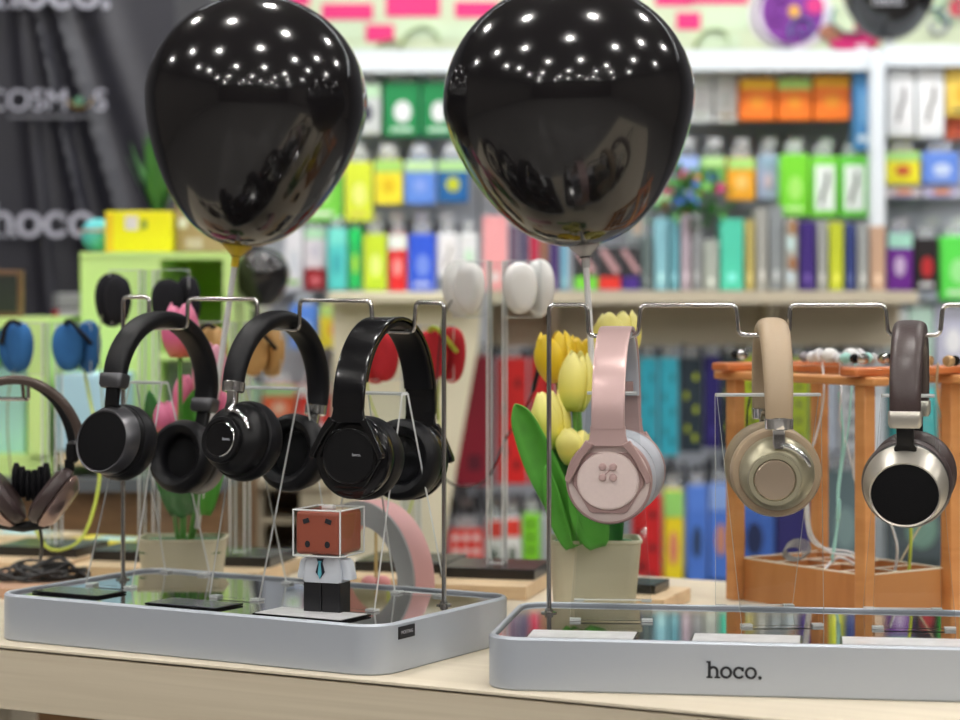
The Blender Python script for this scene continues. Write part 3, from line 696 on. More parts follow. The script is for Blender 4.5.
# ------------------------------------------------------------ ear pad stands on clear pillars
M_pillar = clear('pillar_acrylic', (0.90, 0.93, 0.92))
M_blackbase = mat('black_base', (0.008, 0.008, 0.008), 0.25)
def pillar_stand(label, px_, D, py_top, plates, cz_px):
    p = at(px_, 300, D); p.z = ZT; rz = R_(-14)
    t = thing('pillar_stand', label, 'stand', p, rz)
    ztop = CZ - (py_top - HY) * D / F - ZT
    mb = MB(); mb.box((0, -0.02, 0.008), (0.118, 0.17, 0.0155)); mb.build('wooden_base', W_light, t, bevel=0.001)
    mb = MB(); mb.box((0, 0.0, 0.022), (0.112, 0.10, 0.0125)); mb.build('black_plate', M_blackbase, t, bevel=0.0008)
    zb = 0.0283; w = 0.0185; mb = MB()
    b = len(mb.v)
    for z in (zb, ztop):
        for (x, y) in ((-1, -1), (1, -1), (1, 1), (-1, 1)): mb.v.append((x * w / 2, y * w / 2, z))
    for q, mi in (((0, 1, 5, 4), 0), ((1, 2, 6, 5), 0), ((2, 3, 7, 6), 0), ((3, 0, 4, 7), 0), ((0, 3, 2, 1), 1), ((4, 5, 6, 7), 1)):
        mb.f.append(tuple(b + k for k in q)); mb.m.append(mi); mb.sm.append(False)
    pl_ = mb.build('pillar', [M_pillar, M_edge], t)
    mb = MB()
    for x in (-1, 1):
        for y in (-1, 1): mb.tube([(x * w / 2, y * w / 2, zb), (x * w / 2, y * w / 2, ztop)], 0.0012, 6)
    mb.build('pillar_edges', M_edge, pl_)
    h = 0.066
    for sx in (-1, 1):
        c = (sx * 0.031, 0.0, ztop - h / 2)
        mb = MB(); mb.box(c, (0.044, 0.0022, h)); o = mb.build('clear_plate', M_clear, t)
        mb = MB(); e = 0.0006
        for (a, b2) in (((-1, -1), (1, -1)), ((1, -1), (1, 1)), ((1, 1), (-1, 1)), ((-1, 1), (-1, -1))):
            mb.tube([(c[0] + a[0] * 0.022, 0, c[2] + a[1] * h / 2), (c[0] + b2[0] * 0.022, 0, c[2] + b2[1] * h / 2)], e, 5)
        mb.build('plate_edge', M_edge, o)
    return t, ztop, rz, p
def ear_pad(label, P, rz, m, sx, band_m=None, s=1.0, group=None, cord=None, lean=0.0):
    s = s * 1.1
    """two fused soft lobes clipped on a clear plate; P = world centre"""
    t = thing('ear_pad', label, 'ear pad', P, rot=(0, lean, rz)); mb = MB()
    # front lobe (rounded pad) and rear, larger lobe turned outward
    def pad(cx, cy, rx, rz_, th, yaw, mb):
        M = Matrix.Rotation(yaw, 3, 'Z'); prof = [(0.02, -0.5), (0.55, -0.5), (0.82, -0.42), (0.97, -0.2), (1.0, 0.05), (0.95, 0.28), (0.80, 0.44), (0.5, 0.5), (0.02, 0.5)]
        rings = []
        for r, h in prof:
            ring = []
            for k in range(36):
                a = 2 * PI * k / 36; x = rx * r * sgnp(math.cos(a), 0.85); z = rz_ * r * math.sin(a); x *= 1 + 0.10 * math.sin(a)
                v = M @ Vector((x, h * th, z)); ring.append(v + Vector((cx, cy, 0)))
            rings.append(ring)
        mb.loft(rings)
    pad(-sx * 0.006 * s, -0.011 * s, 0.0185 * s, 0.0275 * s, 0.017 * s, sx * R_(28), mb)
    f = mb.build('front_pad', m, t)
    mb = MB(); pad(sx * 0.010 * s, 0.010 * s, 0.0200 * s, 0.031 * s, 0.016 * s, -sx * R_(34), mb); mb.build('rear_pad', m, t)
    if band_m:
        pts = [(sx * (-0.014 + 0.034 * k / 12) * s, (-0.006 - 0.016 * math.sin(PI * k / 12)) * s, (0.004 + 0.026 * math.sin(PI * (k / 12) ** 0.7)) * s) for k in range(13)]
        mb = MB(); mb.tube(pts, 0.0022 * s, 8, flat=1.5); mb.build('ear_hook', band_m, t)
    if cord:
        pts = [Vector(q) - P for q in cord[1]]; Mi = Matrix.Rotation(-rz, 3, 'Z'); pts = [Mi @ q for q in pts]
        mb = MB(); mb.tube(spline(pts, 8), cord[2], 6); mb.build('cord', cord[0], t)
    return t
M_lime = mat('lime_cord', (0.52, 0.62, 0.06), 0.4); M_greycord = mat('grey_green_cord', (0.30, 0.34, 0.22), 0.5); M_blkcord = mat('black_cord', (0.012, 0.012, 0.013), 0.4)
foam = lambda n, c: mat(n, c, 0.85, noise=0.12, nscale=120, spec=0.25)
sets = [
    # px, D, top, colour, hook, left pad px,py, right pad px,py
    ('blue', 52, 2.88, 323, foam('blue_foam', (0.03, 0.13, 0.34)), M_blk_satin, (20, 347), (77, 347), 1.0),
    ('black', 149, 2.83, 270, foam('black_foam', (0.012, 0.012, 0.016)), None, (117, 300), (176, 303), 1.0),
    ('tan', 240, 2.78, 322, mat('bamboo_tan', (0.50, 0.29, 0.10), 0.5, noise=0.1, nscale=40), M_blk_satin, (213, 350), (261, 352), 0.95),
    ('red', 411, 2.72, 325, foam('red_foam', (0.50, 0.025, 0.035)), M_lime, (382, 356), (440, 355), 1.0),
    ('white', 497, 2.66, 261, frosted('white_silicone', (0.93, 0.93, 0.92), 0.9), None, (467, 288), (528, 288), 1.0)]
for nm, px_, D, top, m, hook, L, Rr, s in sets:
    t, zt, rz, p = pillar_stand('clear square acrylic pillar stand carrying the %s ear pads' % nm, px_, D, top, 2, 0)
    for (q, sx, side) in ((L, -1, 'left'), (Rr, 1, 'right')):
        P = at(q[0], q[1], D - 0.006 * sx * 1 )
        cord = None
        if nm == 'blue' and sx == -1: cord = (M_greycord, [at(13, 372, D), at(8, 400, D), at(8, 440, D), at(12, 480, D + .02)], 0.0010)
        if nm == 'blue' and sx == 1: cord = (M_lime, [at(84, 368, D), at(90, 400, D), at(100, 450, D - .1), at(96, 500, D - .15), at(80, 540, D - .18), at(50, 549, D - .18), at(30, 520, D - .18)], 0.0019)
        if nm == 'black' and sx == -1: cord = (M_greycord, [at(102, 315, D), at(99, 340, D), at(101, 380, D), at(104, 420, D)], 0.0009)
        if nm == 'red' and sx == -1: cord = (M_lime, [at(366, 370, D), at(369, 395, D), at(378, 420, D), at(386, 440, D), at(388, 500, D), at(376, 530, D)], 0.0012)
        if nm == 'red' and sx == 1: cord = (M_lime, [at(440, 378, D), at(438, 400, D), at(438, 440, D), at(420, 480, D), at(398, 545, D)], 0.0012)
        if nm == 'white' and sx == 1: cord = (M_blkcord, [at(545, 308, D), at(549, 330, D), at(541, 360, D), at(536, 380, D), at(525, 410, D), at(505, 440, D), at(490, 475, D), at(470, 487, D), at(452, 484, D), at(440, 470, D), at(434, 440, D)], 0.0012)
        if nm == 'white' and sx == -1: cord = (M_blkcord, [at(452, 300, D), at(444, 315, D), at(440, 340, D), at(437, 380, D), at(437, 420, D)], 0.0012)
        e = ear_pad('%s ear pad with two soft lobes clipped on the %s side of its clear stand' % (nm, side), P, rz, m, sx, hook, s, None, cord)
        if nm == 'white' and sx == 1:
            Mi = Matrix.Rotation(-rz, 3, 'Z'); a = Mi @ (at(540, 362, D) - P); b = Mi @ (at(533, 392, D) - P)
            mb = MB(); mb.tube([a, a * .9 + b * .1, a * .1 + b * .9, b], [0.002, 0.0045, 0.0045, 0.002], 10, flat=0.6); mb.build('cord_remote', M_blk_satin, e)
            mb = MB()
# ------------------------------------------------------------ pieces lying on the table, left
bp = on_z(40, 592, ZT); bd = thing('wooden_board', 'reddish wooden board at the left end of the table under the cable coil', 'board', bp, LA)
mb = MB(); mb.box((-0.06, 0.0, 0.006), (0.26, 0.13, 0.012)); mb.build('board_panel', wood('red_wood', (0.55, 0.32, 0.20), (0.66, 0.42, 0.28), (3, 30, 30)), bd, bevel=0.001)
bp = at(645, 300, 2.50); bp.z = ZT; bd = thing('wooden_board', 'light wooden board with a black plate on it, right of the yellow tulip pot', 'board', bp, R_(-20))
mb = MB(); mb.box((0, 0, 0.008), (0.075, 0.11, 0.0155)); mb.build('board_panel', W_light, bd, bevel=0.001)
mb = MB(); mb.box((-0.008, 0.01, 0.021), (0.050, 0.06, 0.010)); mb.build('black_plate', M_blackbase, bd, bevel=0.001)
yp = at(235, 300, 2.98); yp.z = ZT
for (px_, D, w, d, h, c, n, lb) in ((118, 3.02, 0.12, 0.07, 0.018, (0.75, 0.66, 0.05), 'flat_carton', 'flat yellow carton lying on the table behind the left tray'),
                              (25, 3.08, 0.14, 0.08, 0.02, (0.62, 0.52, 0.35), 'flat_carton', 'flat beige carton lying at the far left of the table')):
    p = at(px_, 300, D); p.z = ZT; t = thing(n, lb, 'box', p, R_(-20)); mb = MB(); mb.box((0, 0, h / 2), (w, d, h)); mb.build('carton_body', mat(lb[:14] + 'm', c, 0.5), t, bevel=0.001)
    mb = MB(); mb.box((0, 0, h + 0.0006), (w * .5, d * .5, 0.001)); mb.build('printed_patch', mat('pale_cyan_print', (0.4, 0.65, 0.7), 0.5), t)

# tangled black cable
cp = on_z(42, 580, ZT + 0.012)
cb = thing('cable_coil', 'bundle of tangled black cable lying on the reddish board', 'cable', cp)
rnd = random.Random(3); mb = MB()
for k in range(7):
    pts = []; a0 = rnd.uniform(0, 2 * PI); rx = rnd.uniform(0.030, 0.056); ry = rnd.uniform(0.010, 0.030); zz = 0.004 + 0.0019 * k; rot = rnd.uniform(-.55, .55)
    for i in range(24):
        a = a0 + 2 * PI * i / 24; x = rx * math.cos(a); y = ry * math.sin(a) * (1 if k % 2 else math.cos(a * 0.5) * .4 + .7)
        pts.append((x * math.cos(rot) - y * math.sin(rot) + rnd.uniform(-.001, .001), x * math.sin(rot) + y * math.cos(rot), max(0.0025, zz + 0.0055 * math.sin(2 * a + 1.7 * k))))
    mb.tube(pts, 0.0021, 8, closed=True)
mb.build('cable_loops', M_blkcord, cb)
mb = MB(); mb.tube(spline([(-0.07, -0.02, 0.003), (-0.03, -0.012, 0.008), (0.0, 0.0, 0.02), (0.02, 0.01, 0.024), (0.04, 0.0, 0.012), (0.058, -0.01, 0.003)], 6), 0.0023, 8); mb.build('cable_end', M_blkcord, cb)

# leftmost folding headphones on their own rail
D0 = 2.42
PB0 = at(10, 300, D0); nB = Vector((0.10, 1, 0)).normalized()
rb = thing('wire_rack', 'chrome wire rail at the left edge carrying the folding brown headphones', 'rack', (at(-60, 300, D0).x, D0, ZT), 0)
w = [on_plane(x, y, PB0, nB) - Vector(rb.location) for x, y in ((-70, 398), (25, 399), (28, 398))]
mb = MB(); pth = [w[0], w[1], w[1] + Vector((0.006, -0.012, 0.0)), w[1] + Vector((0.006, -0.012, 0.022))]
mb.tube(fillet(pth, 0.003), 0.0020, 8); mb.tube([w[1] + Vector((-0.004, 0.012, 0.0)), w[1] + Vector((-0.006, 0.012, 0.024))], 0.0018, 8); mb.build('bent_rail', M_wire, rb)
mb = MB(); mb.tube([w[0], (w[0].x, w[0].y, 0.001)], 0.0022, 8); mb.build('post', M_wire, rb)
mb = MB(); mb.lathe([(0.03, 0), (0.03, 0.003), (0.004, 0.004)], (w[0].x, w[0].y, 0), 20); mb.build('foot', M_wire, rb)
hp = at(26, 385, D0)
h0 = thing('headphones', 'folding headphones with two thin bands and brown cushions at the left edge', 'headphones', hp, rot=(0, 0, 0))
M_band_b = mat('brown_band', (0.085, 0.06, 0.05), 0.3, 0.2)
S = D0 / F
def arcpx(cx, cy, rx, ry, a0, a1, n, y, dy=0.0):
    out = []
    for k in range(n + 1):
        a = R_(a0 + (a1 - a0) * k / n); out.append(((cx + rx * math.cos(a) - 26) * S, y + dy * k / n, -(cy - ry * math.sin(a) - 385) * S))
    return out
mb = MB(); mb.tube(arcpx(18, 452, 67, 73, 172, 6, 30, -0.022, 0.004), 0.0036, 10, flat=1.4); mb.build('outer_band', M_band_b, h0)
mb = MB(); mb.tube(arcpx(12, 456, 60, 76, 172, 2, 30, 0.012, -0.006), 0.0036, 10, flat=1.3); mb.build('inner_band', M_blk_satin, h0)
for (jx, jy, yy) in ((73, 452, -0.003), (-50, 452, -0.003)):
    mb = MB(); mb.lathe([(0.003, -0.012), (0.0065, -0.009), (0.0075, 0.0), (0.0065, 0.009), (0.003, 0.012)], ((jx - 26) * S, yy, -(jy - 385) * S), 16); mb.lathe([(0.005, -0.007), (0.0055, 0.007)], ((jx - 29) * S, yy, -(jy + 14 - 385) * S), 12); mb.build('hinge', M_blk_satin, h0)
M_cupcop = mat('copper_cup', (0.42, 0.30, 0.27), 0.28, 0.85)
for (cx, cy, ang, sx) in ((10, 492, -36, -1), (50, 492, 36, 1)):
    M = Matrix.Rotation(R_(ang), 3, 'Y'); c = Vector(((cx - 26) * S, -0.015, -(cy - 385) * S))
    def ringset(prof, rr=1.0):
        out = []
        for r, h in prof:
            out.append([M @ Vector((sx * h, r * math.cos(2 * PI * k / 36), r * 1.15 * math.sin(2 * PI * k / 36))) + c for k in range(36)])
        return out
    mb = MB(); mb.loft(ringset([(0.010, -0.004), (0.022, -0.005), (0.0285, -0.001), (0.030, 0.005), (0.0285, 0.010), (0.024, 0.012)])); mb.build('ear_cushion', M_brown, h0)
    mb = MB(); mb.loft(ringset([(0.026, 0.0105), (0.0285, 0.013), (0.0270, 0.018), (0.021, 0.024), (0.019, 0.025), (0.004, 0.0255)])); mb.build('ear_cup', M_cupcop, h0)
mb = MB()
for k in range(6):
    x = (14 + 6 * k - 26) * S; mb.ball((x, 0.012, -(488 + abs(k - 2.5) * -3.5 - 385) * S), 0.0095, 12, sq=(0.52, 1.0, 2.0))
mb.build('pleated_joint', M_blk_leather, h0)
mb = MB(); mb.tube([((-8 - 26) * S, 0.0, -(523 - 385) * S), ((25 - 26) * S, -0.008, -(526 - 385) * S), ((48 - 26) * S, 0.0, -(523 - 385) * S)], 0.006, 10); mb.build('lower_bar', M_blk_satin, h0)
mb = MB(); mb.tube(spline([((39 - 26) * S, 0, -(520 - 385) * S), ((40 - 26) * S, 0.01, -(545 - 385) * S), ((35 - 26) * S, 0.03, -(562 - 385) * S), ((30 - 26) * S, 0.06, -(566 - 385) * S)], 6), 0.0018, 8); mb.build('cable', M_blkcord, h0)

# ------------------------------------------------------------ wooden earphone rack, right
W_org = wood('orange_wood', (0.55, 0.235, 0.075), (0.66, 0.31, 0.11), (2, 2, 14), 0.42)
W_org2 = wood('orange_wood_dark', (0.50, 0.20, 0.06), (0.58, 0.25, 0.085), (14, 2, 2), 0.42)
W_red = wood('red_orange_rail', (0.50, 0.13, 0.035), (0.60, 0.19, 0.06), (20, 3, 3), 0.3)
RL = Vector((0.288, 2.555, ZT)); RF = Vector((0.405, 2.385, ZT)); a_r = math.atan2(RF.y - RL.y, RF.x - RL.x)
wr = thing('earphone_rack', 'orange wooden rack with slim posts, earphones on its top and a divided tray below', 'rack', RL, a_r)
LW, LDp = (RF - RL).length, 0.128
hz = 0.2565
for (x, y) in ((0, 0), (LW, 0), (LW, LDp), (0, LDp)):
    mb = MB(); mb.box((x, y, hz / 2 - 0.0043), (0.0155, 0.0155, hz - 0.0088)); mb.build('post', W_org, wr, bevel=0.0012)
for (c, s_) in (((LW / 2, 0, hz - 0.004), (LW + 0.05, 0.024, 0.0095)), ((LW / 2, LDp, hz - 0.004), (LW + 0.05, 0.024, 0.0095))):
    mb = MB(); mb.box(c, s_); mb.build('lower_rail', W_org, wr, bevel=0.0025)
for (c, s_) in (((0, LDp / 2, hz + 0.0058), (0.026, LDp + 0.05, 0.0095)), ((LW, LDp / 2, hz + 0.0058), (0.026, LDp + 0.05, 0.0095))):
    mb = MB(); mb.box(c, s_); mb.build('upper_rail', W_red, wr, bevel=0.0025)
mb = MB(); mb.box((LW / 2, LDp / 2, hz + 0.0035), (LW - 0.03, 0.022, 0.009)); mb.build('middle_rail', W_red, wr, bevel=0.0025)
bt = 0.0465; mb = MB(); th = 0.004
mb.box((LW / 2, 0.006, bt / 2), (LW - 0.0208, th, bt)); mb.box((LW / 2, LDp - 0.006, bt / 2), (LW - 0.0208, th, bt))
mb.box((0.006, LDp / 2, bt / 2), (th, LDp - 0.0208, bt)); mb.box((LW - 0.006, LDp / 2, bt / 2), (th, LDp - 0.0208, bt)); mb.box((LW / 2, LDp / 2, 0.004), (LW - 0.02, LDp - 0.02, 0.004))
tr_ = mb.build('divided_tray', W_org2, wr)
mb = MB()
for k in range(1, 4): mb.box((LW * k / 4, LDp / 2, bt / 2 + 0.002), (0.0022, LDp - 0.016, bt - 0.006))
mb.box((LW / 2, LDp / 2, bt / 2 + 0.002), (LW - 0.016, 0.0022, bt - 0.006)); mb.build('divider', W_org2, tr_)
mb = MB(); e = 0.0012; M_lip = mat('pale_wood_edge', (0.85, 0.76, 0.60), 0.5)
mb.box((LW / 2, 0.006, bt + e / 2), (LW - 0.02, th, e)); mb.box((LW / 2, LDp - 0.006, bt + e / 2), (LW - 0.02, th, e)); mb.box((0.006, LDp / 2, bt + e / 2), (th, LDp - 0.016, e)); mb.box((LW - 0.006, LDp / 2, bt + e / 2), (th, LDp - 0.016, e))
for k in range(1, 4): mb.box((LW * k / 4, LDp / 2, bt - 0.0005), (0.003, LDp - 0.016, e))
mb.box((LW / 2, LDp / 2, bt - 0.0005), (LW - 0.016, 0.003, e)); mb.build('edge_banding', M_lip, tr_)
# second rack, next one to the right, only its edge in the picture
# earphones resting on the top
def wl(x, y, z): return RL + Vector((math.cos(a_r) * x - math.sin(a_r) * y, math.sin(a_r) * x + math.cos(a_r) * y, z))
def earphone(label, P, m, m2, cable=None, n=2, spread=0.011, cm=None, s=1.0):
    t = thing('earphone', label, 'earphones', P)
    for k in range(n):
        dx = (k - (n - 1) / 2) * spread * 2; f = -1 if k % 2 else 1; dy = -0.003 * k
        M = Matrix.Rotation(R_(50 * f), 3, 'Z')
        mb = MB(); mb.lathe([(0.0015, -0.006), (0.0050, -0.005), (0.0062, -0.001), (0.0060, 0.003), (0.0035, 0.006)], (0, 0, 0), 16, axis='y'); mb.v = [tuple(M @ Vector(v) * s + Vector((dx, dy, 0.0065 * s))) for v in mb.v]
        b = mb.build('housing', m, t)
        mb = MB(); mb.lathe([(0.0030, 0.005), (0.0030, 0.008), (0.0055, 0.0085), (0.0058, 0.011), (0.004, 0.0145), (0.0018, 0.016)], (0, 0, 0), 16, axis='y'); mb.v = [tuple(M @ Vector(v) * s + Vector((dx, dy, 0.0065 * s))) for v in mb.v]
        mb.build('ear_tip', m2, b)
    if cable:
        for pts in cable:
            mb = MB(); mb.tube(spline([Vector(q) - P for q in pts], 8), 0.0011, 6); mb.build('cable', cm or m, t)
    return t
M_mint = mat('mint_plastic', (0.36, 0.68, 0.62), 0.4); M_gold = mat('gold_metal', (0.62, 0.40, 0.20), 0.3, 0.6); M_pure = mat('soft_white', (0.72, 0.72, 0.74), 0.4)
ztop = CZ - (366 - HY) * 2.5 / F
def T(px_, py, D=2.46): return at(px_, py, D)
def onr(px_, k=0):   # a point on the rack's top for an image column, on the front or back rail plane
    n_ = Vector((-math.sin(a_r), math.cos(a_r), 0)); P = on_plane(px_, 370, wl(0, LDp / 2, 0), n_); P.z = ZT + hz + 0.0107; return P
earphone('silver and black earphones on the rack behind the tan headband', onr(752), M_chrome, M_blk_gloss, [[onr(754) + Vector((0, 0, .004)), T(757, 385), T(749, 400), T(747, 430), T(752, 460)]], cm=M_blkcord)
earphone('clear earphones with grey tips on the rack, right of the tan headband', onr(822), M_pure, mat('grey_tip', (0.3, 0.28, 0.3), 0.5), [[onr(822) + Vector((0, 0, .004)), T(824, 385), T(822, 410), T(815, 440), T(805, 470), T(806, 520), T(816, 545), T(850, 552), T(866, 562)]], cm=M_pure)
earphone('white earphones with large round white tips, centre of the rack top', onr(840), M_white, M_pure, [[onr(840) + Vector((0, 0, .004)), T(841, 390), T(840, 420), T(848, 450), T(858, 490), T(861, 520)], [T(861, 520), T(858, 490), T(853, 470), T(858, 430), T(861, 392), onr(846) + Vector((0, 0, .004))]], cm=M_pure, s=1.35)
earphone('mint green earphones on the rack top beside the white ones', onr(856), M_mint, M_pure, [[onr(856) + Vector((0, 0, .004)), T(852, 385), T(848, 430), T(840, 480), T(836, 540), T(832, 562)]], cm=M_mint)
earphone('black earphones with chrome rings on the rack, left of the brown headband', onr(873), M_chrome, M_blk_gloss, None)
earphone('gold and black earphones on the rack, right of the brown headband', onr(938), M_gold, M_blk_gloss, [[onr(938) + Vector((0, 0, .004)), T(937, 395), T(945, 440), T(940, 490), T(915, 535), T(900, 562)]], cm=mat('beige_cable', (0.62, 0.52, 0.36), 0.45))
# cables sagging into the divided tray
def loosecable(label, pts, m, r=0.0013, part=None):
    P0 = Vector(pts[0]); t = thing('loose_cable', label, 'cable', P0); mb = MB(); mb.tube(spline([Vector(q) - P0 for q in pts], 8), r, 7); mb.build('cable', m, t)
    if part:
        a, b = Vector(part[0]) - P0, Vector(part[1]) - P0
        mb = MB(); mb.tube([a, a * .85 + b * .15, a * .15 + b * .85, b], [0.0015, 0.0042, 0.0042, 0.0015], 8, flat=0.6); mb.build('remote', m, t)
loosecable('white cable hanging below the tan headphones into the divided tray', [T(800, 440), T(807, 500), T(812, 535), T(830, 552), T(850, 556), T(868, 568)], M_pure, 0.0017, (T(804, 492), T(808, 522)))
loosecable('white cable with a small remote hanging left of the brown headphones', [T(866, 395), T(860, 430), T(855, 470), T(861, 500), T(864, 515)], M_pure, 0.0012, (T(856, 478), T(863, 514)))
loosecable('mint green cable with a small remote hanging in the middle of the rack', [T(839, 392), T(843, 440), T(838, 490), T(838, 520), T(832, 558)], M_mint, 0.0016, (T(839, 498), T(838, 522)))
loosecable('lime green cable dropping into the tray below the brown headphones', [T(908, 500, 2.44), T(911, 530, 2.44), T(910, 560, 2.45), T(909, 572, 2.45)], M_lime, 0.0018)
loosecable('white cable curving into the tray below the brown headphones', [T(890, 520, 2.44), T(897, 545, 2.44), T(896, 565, 2.45), T(893, 575, 2.45)], M_pure, 0.0015)
loosecable('white cable arching low over the divided tray', [T(822, 572, 2.45), T(838, 558, 2.47), T(858, 566, 2.46), T(866, 574, 2.45)], M_pure, 0.0017)
cc = at(792, 553, 2.50); t = thing('cable_coil', 'coiled transparent grey cable on the left corner of the divided tray', 'cable', cc); mb = MB()
for k in range(5):
    mb.tube([((0.011 + 0.0007 * k) * math.cos(2 * PI * i / 20) + 0.002 * k, 0.004 * k - 0.008 + 0.002 * math.sin(4 * PI * i / 20), (0.008 + 0.0006 * k) * math.sin(2 * PI * i / 20) + 0.001 * k) for i in range(20)], 0.0009, 6, closed=True)
mb.build('cable_loops', mat('smoke_cable', (0.32, 0.31, 0.30), 0.25), t)

# ================================================================ BACKGROUND
DBK = 4.60
def rectw(x0, y0, x1, y1, D):
    a = at(x0, y0, D); b = at(x1, y1, D); return a.x, b.x, b.z, a.z      # X0, X1, Z0, Z1
def slab(mb, x0, y0, x1, y1, Df, Db, m=0, o=Vector((0, 0, 0))):
    X0, X1, Z0, Z1 = rectw(x0, y0, x1, y1, Df)
    mb.box(((X0 + X1) / 2 - o.x, (Df + Db) / 2 - o.y, (Z0 + Z1) / 2 - o.z), (X1 - X0, Db - Df, Z1 - Z0)); return mb

M_shelfgrey = mat('shelf_grey_panel', (0.50, 0.53, 0.59), 0.6, noise=0.08, nscale=4)
M_whitelac = mat('white_lacquer', (0.74, 0.79, 0.84), 0.35)
M_beige = mat('beige_laminate', (0.60, 0.53, 0.40), 0.55, noise=0.04, nscale=6)
M_cream = mat('cream_laminate', (0.76, 0.70, 0.53), 0.5, noise=0.03, nscale=6)
M_dark = mat('dark_shelf', (0.03, 0.03, 0.035), 0.5)

def shelving(label, x0, x1, shelves, back_top=50, posts=(), D=4.80, floor=True, backm=None):
    a = at((x0 + x1) / 2, 300, D); a.z = 0
    t = thing('shelving_unit', label, 'shelving', a)
    o = Vector(a); X0 = at(x0, 0, D).x; X1 = at(x1, 0, D).x; Zt = at(0, back_top, D).z
    mb = MB(); mb.box(((X0 + X1) / 2 - o.x, 0.01, Zt / 2), (X1 - X0, 0.02, Zt)); mb.build('back_panel', backm or M_shelfgrey, t)
    for (y0, y1, m, Df) in shelves:
        X0_, X1_, Z0, Z1 = rectw(x0, y0, x1, y1, Df); mb = MB(); mb.box(((X0_ + X1_) / 2 - o.x, (Df + D) / 2 - o.y, (Z0 + Z1) / 2), (X1_ - X0_, D - Df - 0.001, Z1 - Z0)); mb.build('shelf', m, t)
    for (p0_, p1_, m, Df) in posts:
        Xa, Xb = at(p0_, 0, Df).x, at(p1_, 0, Df).x; mb = MB(); Zu = at(0, 52, Df).z; mb.box(((Xa + Xb) / 2 - o.x, Df - o.y + 0.025, Zu / 2), (Xb - Xa, 0.05, Zu)); mb.build('upright', m, t)
    return t
shelving('tall grey backed shop shelving with a white top ledge behind the left balloon', 262, 478, [(52, 72, M_whitelac, 4.60), (137, 143, M_shelfgrey, 4.78), (221, 226, M_shelfgrey, 4.78), (291, 296, M_shelfgrey, 4.78), (352, 384, M_shelfgrey, 4.72), (470, 478, M_whitelac, 4.72)])
shelving('tall shop shelving with white uprights and beige lower shelf behind the right tray', 480, 882, [(50, 70, M_whitelac, 4.56), (124, 128, M_shelfgrey, 4.78), (576, 592, M_dark, 4.70)], posts=((871, 885, M_whitelac, 4.54),))
shelving('shop shelving bay at the right edge behind the brown headphones', 886, 1010, [(45, 66, M_whitelac, 4.58), (138, 142, M_shelfgrey, 4.78), (196, 200, M_shelfgrey, 4.78), (300, 306, M_shelfgrey, 4.70), (450, 458, M_dark, 4.7)], posts=())
# beige counter in front of the shelving
a = at(690, 300, 4.45); a.z = 0
ct = thing('beige_counter', 'beige counter shelf with upright goods on top, across the middle of the back', 'counter', a)
def cpart(name, x0, y0, x1, y1, Df, Db, m):
    mb = MB(); slab(mb, x0, y0, x1, y1, Df, Db, o=Vector(a)); return mb.build(name, m, ct)
cpart('counter_top', 488, 291, 918, 303, 4.34, 4.53, M_beige)
cpart('back_board', 488, 303.5, 900, 346, 4.505, 4.53, M_beige)
for (xa, xb) in ((549, 557), (764, 772)):
    X = at((xa + xb) / 2, 0, 4.45).x - a.x; zt = at(0, 303.3, 4.34).z; mb = MB()
    mb.loft([[(X + s * 0.008, y - a.y, z) for y, z in ((4.36, zt), (4.505, zt), (4.505, zt - 0.085), (4.49, zt - 0.085))] for s in (-1, 1)], smooth=False); mb.build('gusset', M_beige, ct)
a2 = at(405, 300, 4.4); a2.z = 0
cab = thing('cream_cabinet', 'plain cream cabinet end with a protruding top behind the red ear pads', 'cabinet', a2)
zt = at(0, 303, 4.25).z
mb = MB(); X0 = at(333, 0, 4.30).x; X1 = at(474, 0, 4.30).x; Xb = at(440, 0, 4.30).x
mb.loft([[(X0 - a2.x, y, 0), (Xb - a2.x - 0.01, y, 0), (Xb - a2.x, y, at(0, 560, 4.3).z), (X1 - a2.x + 0.01, y, at(0, 340, 4.3).z), (X1 - a2.x + 0.015, y, zt), (X0 - a2.x, y, zt)] for y in (4.30 - a2.y, 4.68 - a2.y)], smooth=False); mb.build('cabinet_body', M_cream, cab)
mb = MB(); slab(mb, 328, 292, 482, 303, 4.24, 4.68, o=Vector(a2)); mb.build('cabinet_top', M_cream, cab, bevel=0.004)

